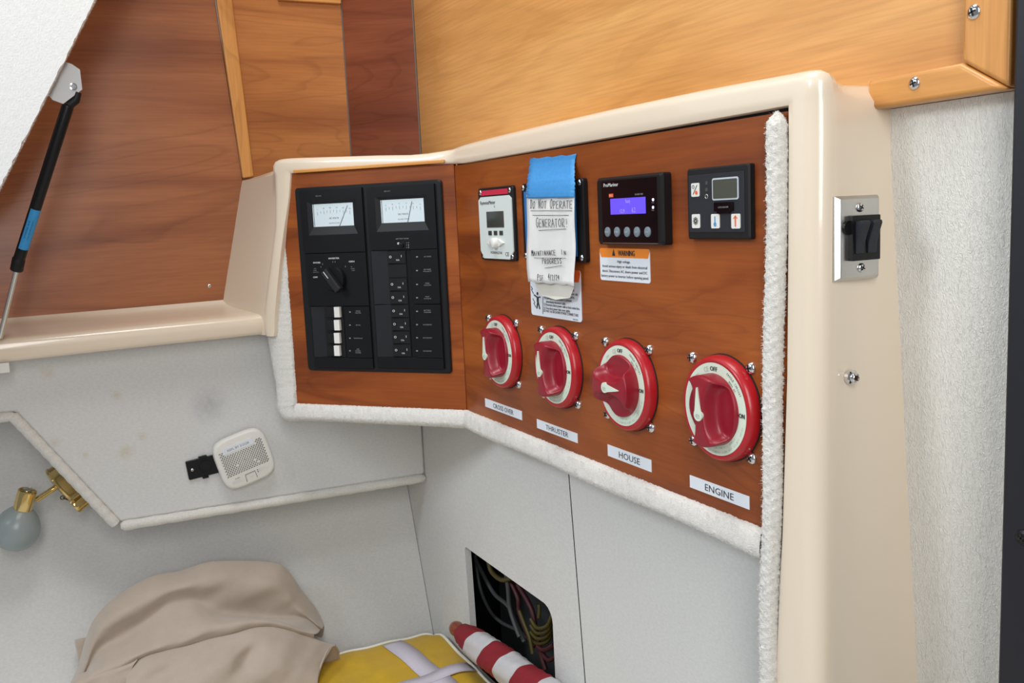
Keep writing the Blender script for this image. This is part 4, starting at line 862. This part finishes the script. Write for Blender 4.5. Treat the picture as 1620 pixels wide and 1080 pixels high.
# ------------------------------------------------------------------ CO alarm
def alarm():
    p = FS.uv(387, 726, .012); G = FS.sub(p[0], p[1], 0, R(15)); t = thing('gas_alarm', 'white square gas alarm tilted on the stained carpet side', 'alarm', G.pt(0, 0))
    def outline(hw, hh, n=56, pw=4.2):
        return [(hw * math.copysign(abs(math.cos(a)) ** (2 / pw), math.cos(a)), hh * math.copysign(abs(math.sin(a)) ** (2 / pw), math.sin(a))) for a in [2 * math.pi * i / n for i in range(n)]]
    hw, hh = .0318, .0312; rows = []
    for sc, w_ in ((.96, .003), (1, .004), (1, .0095), (.985, .0115), (.955, .0126), (.90, .0130), (.02, .0133)): rows.append([G.pt(x * sc, y * sc, w_) for x, y in outline(hw, hh)])
    mb = MB(); mb.grid(rows, 0, True); n = 56; mb.build('case', M['whitep'], t, smooth=True)
    mb = MB()
    for r_ in range(17):
        y = -.0125 + r_ * .00185
        for c in range(16):
            x = -.0245 + c * .0032 + (r_ % 2) * .0016
            if abs(x) > .0255 or (y > .0125 and -.021 < x < .0175): continue
            if random.random() < .015: continue
            H = G.sub(x, y, .0133, R(12)); mb.box(H, -.0010, .0010, -.00035, .00035, -.0006, .00022)
    o = mb.build('grille_slots', M['lcd'], t); o['kind'] = 'stuff'
    mb = MB(); mb.prism(G, [(-.0215, .0140), (.0165, .0140), (.0150, .0215), (-.0200, .0215)], .0128, .0136); lb = mb.build('date_label', M['white'], t)
    mb = MB(); text(mb, G, 'REPL BY 3/2028', -.002, .0177, .0138, .0026, .026); mb.build('lettering', M['dimprint'], lb)
    mb = MB(); mb.tube([G.pt(-.0065, -.0265, .0133), G.pt(-.0058, -.0178, .0134), G.pt(.0062, -.0178, .0134), G.pt(.0062, -.0262, .0133)], .0003, 6, 0)
    text(mb, G, 'ALARM', -.0155, -.0178, .0136, .0012, .006); text(mb, G, 'TEST WEEKLY', -.0165, -.0205, .0136, .0009, .011, m=1); text(mb, G, 'SEE MANUAL', -.0175, -.0225, .0136, .0009, .011, m=1); text(mb, G, 'TEST', .0005, -.0225, .0136, .0012, .005, m=1); text(mb, G, 'POWER', .0150, -.0178, .0136, .0009, .008, m=1); text(mb, G, 'RESET / ALARM', .0165, -.0200, .0136, .0009, .012, m=1)
    for y in (-.0178, -.0202): mb.lathe(G, .0092, y, [(.0006, .0132), (.0006, .0137)], 8)
    mb.build('marking', [M['lcd'], M['greyp']], t)
    # black mounting bracket sticking out at the left
    H = FS.sub(*FS.uv(322, 738, .003), 0, R(6)); t2 = thing('alarm_bracket', 'black plastic mounting bracket left of the white gas alarm', 'bracket', H.pt(0, 0))
    mb = MB(); mb.rbox(H, -.0185, .020, -.0118, .0108, 0, .0028, .0015, ch=.0005); b = mb.build('bracket_plate', M['black'], t2)
    mb = MB(); mb.rbox(H, -.0035, .006, .0098, .0128, .0, .0042, .0008); mb.rbox(H, -.0035, .0035, -.0140, -.0112, .0, .0036, .0008); mb.build('clip', M['black'], t2)
    mb = MB(); mb.lathe(H, .0025, -.0005, [(.0075, .0028), (.0072, .0036), (.006, .0036), (.0058, .0030)], 24); mb.build('boss', M['black'], t2, smooth=True)
    screw(H, -.0128, -.0005, .0028, .0018, t2, dome=.5)
alarm()

# ------------------------------------------------------------------ reading lamp
def lamp():
    C = atX(104, 757, -.262); t = thing('reading_lamp', 'brass reading lamp with a frosted globe under the side box', 'lamp', C)
    s0 = FS.uv(25, 652); s1 = FS.uv(190, 826); d = Vector((0, s1[0] - s0[0], s1[1] - s0[1])).normalized(); out = Vector((0, d.z, -d.y))
    if out.z > 0: out = -out
    B = Frame(atX(118, 752, -.262), d, Vector((1, 0, 0))); 
    if B.N.dot(out) < 0: B = Frame(B.o, -d, Vector((1, 0, 0)))
    mb = MB(); mb.lathe(B, 0, 0, [(.0235, -.006), (.0235, .0150), (.0250, .0165), (.0248, .0185), (.022, .0200), (.004, .0210)], 40); mb.build('canopy', M['brass'], t, smooth=True)
    B2 = Frame(B.pt(*((.027, 0) if B.U.dot(d) > 0 else (-.027, 0))), B.U, B.V); mb = MB(); mb.lathe(B2, 0, 0, [(.0105, -.006), (.0105, .018), (.0112, .0190), (.0108, .022), (.003, .0230)], 30); mb.build('switch_housing', M['brass'], t, smooth=True)
    p = B2.pt(0, 0, .018); k = atX(99, 787, -.262); mb = MB(); mb.tube([p, p.lerp(k, .6), k], .0008, 8); mb.tube([k + Vector((0, .0022 * math.cos(a), .0022 * math.sin(a))) for a in [i * .6 for i in range(12)]], .0006, 6); mb.build('pull_ring', M['bronze'], t, smooth=True)
    K = atX(41, 785, -.252); K2 = atX(31, 822, -.256); ax = (K2 - K).normalized(); top = atX(44, 776, -.255)
    a0 = atX(92, 768, -.262); a1 = atX(60, 789, -.256); mb = MB(); mb.tube([a0, a0.lerp(a1, .33), a0.lerp(a1, .66), a1 + (a1 - a0) * .12], .0032, 14); mb.build('arm', M['brass'], t, smooth=True)
    U = ax.orthogonal().normalized(); S = Frame(K, U, ax.cross(U)); 
    if S.N.dot(ax) < 0: S = Frame(K, ax.cross(U), U)
    mb = MB(); mb.lathe(S, 0, 0, [(.0068, -.0065), (.0080, -.0078), (.0094, -.0074), (.0098, -.006), (.0098, .0175), (.0094, .0190), (.0080, .0195)], 32, cap=True); sk = mb.build('socket', M['brass'], t, smooth=True)
    mb = MB(); mb.lathe(S, 0, 0, [(.0045, -.0072), (.0045, -.0085), (.003, -.0092), (.0012, -.0088)], 18); mb.build('cap_screw', M['chrome'], sk, smooth=True)
    pr = [(.0085, .014), (.0130, .0175), (.0185, .023), (.0225, .0305), (.0238, .0390), (.0228, .048), (.0185, .056), (.0110, .061), (.0010, .063)]
    mb = MB(); rows = []; n = 32
    for i, (r_, w_) in enumerate(pr): rows.append([S.pt(r_ * math.cos(2 * math.pi * j / n) * (1 + .012 * math.sin(3 * 2 * math.pi * j / n + w_ * 150)), r_ * math.sin(2 * math.pi * j / n), w_) for j in range(n)])
    mb.grid(rows, 0, True); mb.build('globe', M['glass'], t, smooth=True, solid=.0012, subd=1)
lamp()

# ------------------------------------------------------------------ raised lid with gas strut
def lid():
    t = thing('hatch_cover', 'raised carpet-covered locker lid at the top left', 'lid', atX(60, 100, -.08))
    F_ = Frame((-.085, 0, 0), (0, 1, 0), (0, 0, 1)); A = F_.uv(170, -40); B = F_.uv(-8, 312); C = F_.uv(300, -300)
    poly = [B, A, C, (C[0], 1.75), (-1.0, 1.75), (-1.0, B[1] - .03), (B[0] - .12, B[1] - .10)]
    P = []; 
    for i in range(len(poly)):
        a = Vector(poly[i]); b = Vector(poly[(i + 1) % len(poly)]); n = 50 if i < 1 else (30 if i == 1 else 2)
        for j in range(n): q = a.lerp(b, j / n); P.append((q.x + (random.gauss(0, .0004) if i < 2 else 0), q.y + (random.gauss(0, .0004) if i < 2 else 0)))
    mb = MB(); mb.prism(F_, P, -.014, 0); mb.build('lid_panel', M['lid'], t)
    mb = MB()
    for _ in range(3500):
        k = random.random(); a, b = (poly[0], poly[1]) if random.random() < .75 else (poly[1], poly[2]); u = a[0] + (b[0] - a[0]) * k; v = a[1] + (b[1] - a[1]) * k; p = F_.pt(u, v, random.uniform(-.014, 0))
        n = Vector((0, .87, -.5)); d = (n + Vector((random.gauss(0, .6), random.gauss(0, .5), random.gauss(0, .5)))).normalized() * random.uniform(.001, .0024); s2 = d.cross(Vector((1, .2, .4))).normalized() * .00012; mb.add([p - s2, p + s2, p + d], [[0, 1, 2]])
    o = mb.build('carpet_pile', M['lid'], t); o['kind'] = 'stuff'
    # bracket
    G = Frame((-.101, 0, 0), (0, 1, 0), (0, 0, 1)); O = (0, 0); S = 1.8; pts = [(205, 182), (228, 198), (235, 255), (180, 296), (150, 285), (120, 250), (170, 170)]
    mb = MB(); mb.prism(G, [G.uv(x / S, y / S, 0) for x, y in pts][::-1], -.0015, 0); br = mb.build('hinge_bracket', M['galv'], t, bevel=.0003); br['label'] = 'grey metal strut bracket'
    u, v = G.uv(116, 137, 0); mb = MB(); mb.lathe(G, u, v, [(.0034, 0), (.0034, .001), (.0022, .0012), (.0020, .0022), (.0016, .0022), (.0012, .001)], 18); mb.build('rivet', M['chrome'], br, smooth=True)
    # strut
    T = atX(118, 150, -.104); Bm = atX(24, 432, -.165); E = atX(2, 532, -.185); d = (Bm - T).normalized()
    t2 = thing('gas_strut', 'black gas strut with blue label holding up the lid', 'strut', E)
    P1 = atX(105, 162, -.106); n1 = MB(); n1.tube([atX(124, 146, -.103), atX(120, 158, -.104), atX(109, 166, -.106)], [.0030, .0040, .0045], 14); n1.build('end_fitting', M['blackm'], t2, smooth=True)
    tb = MB(); top = atX(108, 166, -.106); bot = atX(30, 410, -.160); tb.tube([top, top.lerp(bot, .01), top.lerp(bot, .5), bot], [.0048, .0054, .0054, .0054], 24); cyl = tb.build('cylinder', M['black'], t2, smooth=True)
    tb = MB(); c0 = atX(30, 408, -.160); c1 = atX(26, 428, -.164); tb.tube([c0, c0.lerp(c1, .06), c0.lerp(c1, .94), c1], [.0055, .0060, .0060, .0052], 24); tb.build('end_cap', M['blackm'], t2, smooth=True)
    rod = MB(); rod.tube([c1, atX(0, 534, -.187)], .0024, 16); rod.build('rod', M['chrome'], t2, smooth=True)
    # label wrapped on the cylinder side towards the viewer
    a, b = atX(52, 328, -.142), atX(36, 392, -.156); ax = (bot - top).normalized(); a = top + ax * (a - top).dot(ax); b = top + ax * (b - top).dot(ax)
    vw = (CAM - a).normalized(); vw = (vw - ax * vw.dot(ax)).normalized(); sd = ax.cross(vw); rows = []
    for k in range(2):
        c = (a, b)[k]; rows.append([c + (vw * math.cos(g) + sd * math.sin(g)) * .00555 for g in [R(x) for x in range(-95, 41, 9)]])
    mb = MB(); mb.grid(rows); lb = mb.build('blue_label', M['bluelab'], t2, smooth=True)
    L = Frame(a.lerp(b, .5), -ax, sd); 
    if L.N.dot(vw) < 0: L = Frame(a.lerp(b, .5), ax, sd)
    mb = MB(); text(mb, L, 'ATTWOOD  40 LB', 0, .0012, .0058, .0014, .019); text(mb, L, 'DO NOT PUNCTURE OR INCINERATE', 0, -.0018, .0057, .0010, .020); mb.build('lettering', M['ink'], lb)
    # lower mounting bracket under the ledge
    t3 = MB(); G = Frame((-.189, 0, 0), (0, 1, 0), (0, 0, 1)); u0, v0 = G.uv(14, 572, 0); t3.box(G, u0 - .03, u0, v0 - .011, v0 - .0008, 0, .0012); tag(t3.build('strut_bracket', M['whitep'], bevel=.0003), 'small pale bracket under the ledge at the left edge', 'bracket')
lid()

# ------------------------------------------------------------------ cables in the opening
def cables():
    def cab(px, y, r, m_, label, name='cable', group=None):
        pts = [atY(x, yy, y + .0 * i) for i, (x, yy) in enumerate(px)]
        out = []
        for i in range(len(pts) - 1):
            p0 = pts[max(i - 1, 0)]; p1 = pts[i]; p2 = pts[i + 1]; p3 = pts[min(i + 2, len(pts) - 1)]
            for j in range(8):
                s = j / 8; out.append(.5 * ((2 * p1) + (p2 - p0) * s + (2 * p0 - 5 * p1 + 4 * p2 - p3) * s * s + (3 * p1 - p0 - 3 * p2 + p3) * s ** 3))
        out.append(pts[-1]); mb = MB(); mb.tube(out, r, 10); return tag(mb.build(name, M[m_], smooth=True), label, 'cable', group)
    O = (560, 800); S = 1543 / 400; z = lambda *p: [z2(O, S, *a) for a in p]
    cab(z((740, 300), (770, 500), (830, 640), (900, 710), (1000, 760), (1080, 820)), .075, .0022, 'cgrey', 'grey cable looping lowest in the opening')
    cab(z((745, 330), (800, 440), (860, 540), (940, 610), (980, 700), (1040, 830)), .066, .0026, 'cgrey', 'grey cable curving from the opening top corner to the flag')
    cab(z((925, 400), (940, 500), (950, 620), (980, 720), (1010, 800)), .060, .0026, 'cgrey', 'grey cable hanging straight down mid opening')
    cab(z((820, 330), (840, 400), (900, 450), (960, 440)), .058, .0030, 'cyel', 'dimmed yellow cable bent under the top edge of the opening')
    for i in range(4): cab(z((1080, 690 + i * 40), (1120, 745 + i * 32), (1180, 730 + i * 32), (1210, 660 + i * 36)), .056 + .003 * i, .0022, 'cyel', ('topmost', 'second', 'third', 'lowest')[i] + ' of the four dimmed yellow cable loops in the opening', group='loops of the coiled yellow cable')
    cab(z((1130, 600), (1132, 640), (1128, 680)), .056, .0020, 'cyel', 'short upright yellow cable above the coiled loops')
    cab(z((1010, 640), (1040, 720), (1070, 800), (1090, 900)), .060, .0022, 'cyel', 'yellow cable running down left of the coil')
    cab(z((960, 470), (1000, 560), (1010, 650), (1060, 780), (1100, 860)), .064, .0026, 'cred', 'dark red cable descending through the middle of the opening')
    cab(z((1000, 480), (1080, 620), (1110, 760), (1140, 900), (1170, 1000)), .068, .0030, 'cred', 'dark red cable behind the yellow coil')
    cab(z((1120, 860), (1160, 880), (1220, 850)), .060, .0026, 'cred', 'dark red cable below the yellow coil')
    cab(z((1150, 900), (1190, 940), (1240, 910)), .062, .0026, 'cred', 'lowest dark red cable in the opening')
    mb = MB(); mb.box(Frame((0, .12, 0), (1, 0, 0), (0, 0, 1)), -.2, .02, .40, .575, -.02, 0); tag(mb.build('equipment_box', M['cgrey'], bevel=.004), 'dark grey box standing inside the cable opening', 'box')
cables()

# ------------------------------------------------------------------ yellow cushion
ZC = .470
def cushion():
    t = thing('throw_cushion', 'yellow cushion with white straps lying in the corner', 'cushion', (-.1, -.05, .42))
    x0, x1, y0, y1 = -.197, .16, -.175, .026; n = 40; 
    def hgt(x, y):
        a = min(x - x0, x1 - x) / .03; b = min(y - y0, y1 - y) / .03; e = 1 - max(0, 1 - a) ** 2 * .5 - max(0, 1 - b) ** 2 * .5
        return ZC - .010 + .009 * e + .0010 * math.sin(x * 70 + y * 40) + .0008 * math.sin(y * 110 - x * 30)
    rows = [[Vector((x0 + (x1 - x0) * i / n, y0 + (y1 - y0) * j / n, hgt(x0 + (x1 - x0) * i / n, y0 + (y1 - y0) * j / n))) for i in range(n + 1)] for j in range(n + 1)]
    # round the corners
    def rc(p):
        r_ = .022; cx = min(max(p.x, x0 + r_), x1 - r_); cy = min(max(p.y, y0 + r_), y1 - r_); d = Vector((p.x - cx, p.y - cy, 0))
        m_ = max(abs(d.x), abs(d.y)); 
        if d.x and d.y: d = d.normalized() * m_
        return Vector((cx + d.x, cy + d.y, p.z))
    rows = [[rc(p) for p in r_] for r_ in rows]; mb = MB(); mb.grid(rows)
    edge = rows[0] + [r_[-1] for r_ in rows[1:]] + rows[-1][-2::-1] + [r_[0] for r_ in rows[-2:0:-1]]
    mb.grid([edge, [p + Vector((0, 0, -.02)) for p in edge], [Vector((p.x, p.y, .402)) for p in edge]], 0, True); mb.build('cover', M['yellow'], t, smooth=True)
    mb = MB(); mb.tube(edge + [edge[0]], .0021, 8, cap=False); mb.build('piping', M['piping'], t, smooth=True)
    def strap(p, q, w_, name='strap', dz=.0012):
        a = atZ(*p, ZC); b = atZ(*q, ZC); d = (b - a).normalized(); s = Vector((-d.y, d.x, 0)) * w_ / 2; k = 24; R_ = []
        for i in range(k + 1):
            c = a.lerp(b, i / k); R_.append([Vector((v.x, v.y, hgt(min(max(v.x, x0), x1), min(max(v.y, y0), y1)) + dz)) for v in (c - s, c, c + s)])
        mb = MB(); mb.grid(R_); mb.build(name, M['webbing'], t, smooth=True, solid=.0012)
    strap((620, 1014), (720, 1095), .026); strap((600, 1100), (745, 1052), .022, dz=.0024)
cushion()
def flag():
    t = thing('rolled_flag', 'rolled red and white striped flag on a wooden staff', 'flag', atY(722, 994, .012))
    Bp = atY(722, 994, .016); E = atY(905, 1131, .014); ax = (E - Bp).normalized(); L = (E - Bp).length
    U = ax.orthogonal().normalized(); Fq = Frame(Bp, U, ax.cross(U))
    if Fq.N.dot(ax) < 0: Fq = Frame(Bp, ax.cross(U), U)
    mb = MB(); mb.lathe(Fq, 0, 0, [(.0008, -.0092), (.005, -.0082), (.0082, -.004), (.0092, .001), (.0085, .006), (.0065, .009), (.0060, .03)], 24); ball = mb.build('finial', M['ball'], t, smooth=True)
    vw = (CAM - Bp).normalized(); p = Bp + vw * .009 + ax * .0015 ; mb = MB(); e1 = vw.cross(ax).normalized(); mb.tube([p + (ax * math.cos(a) + vw * math.sin(a)) * .0026 for a in [i * .5 for i in range(13)]], .0008, 8); mb.build('screw_eye', M['chrome'], t, smooth=True)
    def rad(s): return .0092 + .0088 * (1 - math.exp(-max(s - .012, 0) / .026))
    bounds = [.012, .056, .098, .138, .178, .218, .258]; n = 48
    for k in range(6):
        s0, s1 = bounds[k], bounds[k + 1]; rows = []
        for i in range(9):
            row = []
            for j in range(n):
                a = 2 * math.pi * j / n; s = s0 + (s1 - s0) * i / 8; tw = .010 * math.sin(a + .6); r_ = rad(s) * (1 + .035 * math.sin(3 * a + s * 60) + .02 * math.sin(7 * a + s * 30)) * (1 + .03 * math.sin(s * 420 + a))
                if k == 0 and i == 0: r_ *= .75; tw = 0
                elif k == 0: tw *= i / 8
                row.append(Fq.pt(r_ * math.cos(a), r_ * math.sin(a), s + tw))
            rows.append(row)
        if k == 5: rows.append([p.lerp(sum(rows[-1], Vector()) / n, .6) for p in rows[-1]]); rows.append([p.lerp(sum(rows[-1], Vector()) / n, .97) for p in rows[-1]])
        mb = MB(); mb.grid(rows, 0, True); o = mb.build('stripe', M['flagred' if k % 2 == 0 else 'flagwhite'], t, smooth=True); o['label'] = 'red cloth stripe' if k % 2 == 0 else 'white cloth stripe'
flag()

# ------------------------------------------------------------------ canvas heap
def catmull(P, n):
    out = []
    for i in range(len(P) - 1):
        p0 = P[max(i - 1, 0)]; p1 = P[i]; p2 = P[i + 1]; p3 = P[min(i + 2, len(P) - 1)]
        for j in range(n):
            s = j / n; out.append(.5 * ((2 * p1) + (p2 - p0) * s + (2 * p0 - 5 * p1 + 4 * p2 - p3) * s * s + (3 * p1 - p0 - 3 * p2 + p3) * s ** 3))
    out.append(P[-1]); return out
def resample(P, n):
    d = [0]
    for a, b in zip(P, P[1:]): d.append(d[-1] + (b - a).length)
    out = []
    for i in range(n + 1):
        t = d[-1] * i / n; k = 0
        while k < len(d) - 2 and d[k + 1] < t: k += 1
        out.append(P[k].lerp(P[k + 1], (t - d[k]) / max(d[k + 1] - d[k], 1e-9)))
    return out
def heap():
    t = thing('canvas_cover', 'heap of folded tan canvas against the lower hull side', 'cover', (-.18, -.25, .42))
    zc = lambda *p: [(80 + a / 3.115, 860 + b / 3.115) for a, b in p]
    def surf(rows, name, n=40, sub=5):
        R_ = [resample(catmull([atX(x, y, d) for (x, y), d in zip(pts, ds)], 6), n) for pts, ds in rows]
        cols = [catmull([R_[i][j] for i in range(len(R_))], sub) for j in range(n + 1)]
        for c_ in cols:
            for i, p in enumerate(c_):
                q_ = Vector((0, p.y * 14 + p.z * 10, p.z * 46 - p.y * 12)); p.x += .0050 * noise.noise(q_) + .0016 * noise.noise(q_ * 2.6)
        mb = MB(); mb.grid([[cols[j][i] for j in range(n + 1)] for i in range(len(cols[0]))]); return mb.build(name, M['canvas'], t, smooth=True, solid=.0012, subd=1)
    c = lambda v, n=9: [v] * n
    sil = zc((100, 700), (140, 600), (215, 380), (340, 260), (500, 172), (640, 143), (760, 103), (860, 94), (1000, 98), (1110, 107), (1165, 140), (1240, 245), (1310, 335), (1345, 412))
    def dn(P, dy, dx=0): return [(x + dx, y + dy) for x, y in P]
    k = 14
    back = [(x + (8 if x < 300 else -10), y + 45) for x, y in sil]
    s2 = zc((112, 720), (165, 610), (235, 440), (370, 330), (520, 250), (650, 205), (770, 190), (870, 190), (1000, 200), (1090, 215), (1150, 245), (1215, 310), (1290, 375), (1340, 418))
    crease = zc((120, 735), (190, 600), (245, 520), (380, 450), (480, 375), (580, 300), (680, 275), (770, 310), (860, 340), (1000, 360), (1090, 364), (1180, 366), (1260, 372), (1330, 425))
    ridge = zc((120, 745), (175, 655), (330, 575), (440, 525), (540, 480), (640, 448), (740, 415), (850, 390), (960, 376), (1060, 375), (1140, 385), (1200, 405), (1262, 432), (1310, 445))
    lip = zc((130, 760), (185, 690), (330, 620), (430, 560), (540, 522), (640, 498), (740, 470), (850, 442), (960, 415), (1050, 402), (1130, 408), (1195, 425), (1250, 442), (1300, 450))
    under = dn(lip, 14)
    surf([(back, [-.245] * k), (dn(sil, 3), [-.238] * k), (sil, [-.228] * k), (s2, [-.205] * k), (crease, [-.206] * k), (ridge, [-.170] * k), (lip, [-.166] * k), (under, [-.182] * k)], 'upper_fold', 60)
    # lower fold with the hemmed opening at the right
    top = zc((360, 640), (440, 560), (560, 520), (680, 490), (800, 455), (920, 425), (1010, 404), (1100, 400), (1180, 418), (1260, 448), (1340, 482), (1400, 500))
    a1 = zc((370, 680), (470, 600), (590, 570), (700, 550), (820, 520), (930, 490), (1020, 470), (1110, 465), (1180, 480), (1250, 505), (1320, 530), (1368, 545))
    a2 = zc((360, 760), (480, 680), (620, 640), (760, 610), (880, 590), (960, 570), (1040, 560), (1120, 560), (1180, 570), (1240, 580), (1300, 592), (1338, 600))
    a3 = zc((360, 850), (500, 770), (640, 730), (780, 700), (900, 680), (980, 670), (1050, 660), (1120, 655), (1180, 655), (1240, 660), (1285, 664), (1318, 668))
    a4 = zc((380, 1000), (520, 900), (660, 860), (800, 850), (910, 850), (1000, 850), (1060, 845), (1130, 840), (1190, 830), (1240, 820), (1290, 810), (1320, 800))
    n = 12
    surf([(dn(top, 12), [-.185] * n), (top, [-.172] * n), (a1, [-.150, -.150, -.152, -.152, -.152, -.150, -.150, -.151, -.152, -.153, -.154, -.156]), (a2, [-.135, -.137, -.138, -.134, -.130, -.142, -.133, -.132, -.134, -.136, -.138, -.142]), (a3, [-.122] * n), (a4, [-.112] * n)], 'lower_fold', 50)
    # hem ring of the opening
    ring = zc((1400, 500), (1418, 530), (1416, 575), (1395, 620), (1365, 660), (1340, 700), (1322, 705), (1312, 680), (1325, 620), (1348, 560), (1372, 515)); dd = [-.170, -.176, -.180, -.178, -.165, -.150, -.135, -.128, -.136, -.150, -.164]
    pts = catmull([atX(x, y, d) for (x, y), d in zip(ring + [ring[0]], dd + [dd[0]])], 6); mb = MB(); mb.tube(pts, .0014, 8, cap=False); mb.build('hem', M['canvas'], t, smooth=True)
    # inner lining of the tube
    cen = sum(pts, Vector()) / len(pts); inw = Vector((-.012, -.035, -.004)); mb = MB(); mb.grid([pts, [cen + (p - cen) * .8 + inw * .5 for p in pts], [cen + (p - cen) * .35 + inw for p in pts]]); mb.build('lining', M['canvas'], t, smooth=True)
    # small folds at the left
    f1 = zc((130, 640), (260, 600), (400, 560), (440, 545)); f2 = zc((120, 680), (240, 640), (390, 590), (430, 565)); f3 = zc((110, 720), (220, 700), (360, 640), (400, 620)); f4 = zc((110, 800), (230, 790), (350, 730), (380, 720))
    surf([(f1, [-.190] * 4), (f2, [-.165] * 4), (f3, [-.160] * 4), (f4, [-.150] * 4)], 'side_fold', 20)
    e1 = zc((118, 475), (165, 462), (200, 470)); e2 = zc((122, 500), (160, 500), (200, 510)); e3 = zc((135, 560), (165, 560), (200, 560)); e4 = zc((140, 640), (165, 640), (200, 640))
    surf([(e1, [-.246] * 3), (e2, [-.240] * 3), (e3, [-.236] * 3), (e4, [-.232] * 3)], 'side_fold', 10)
heap()
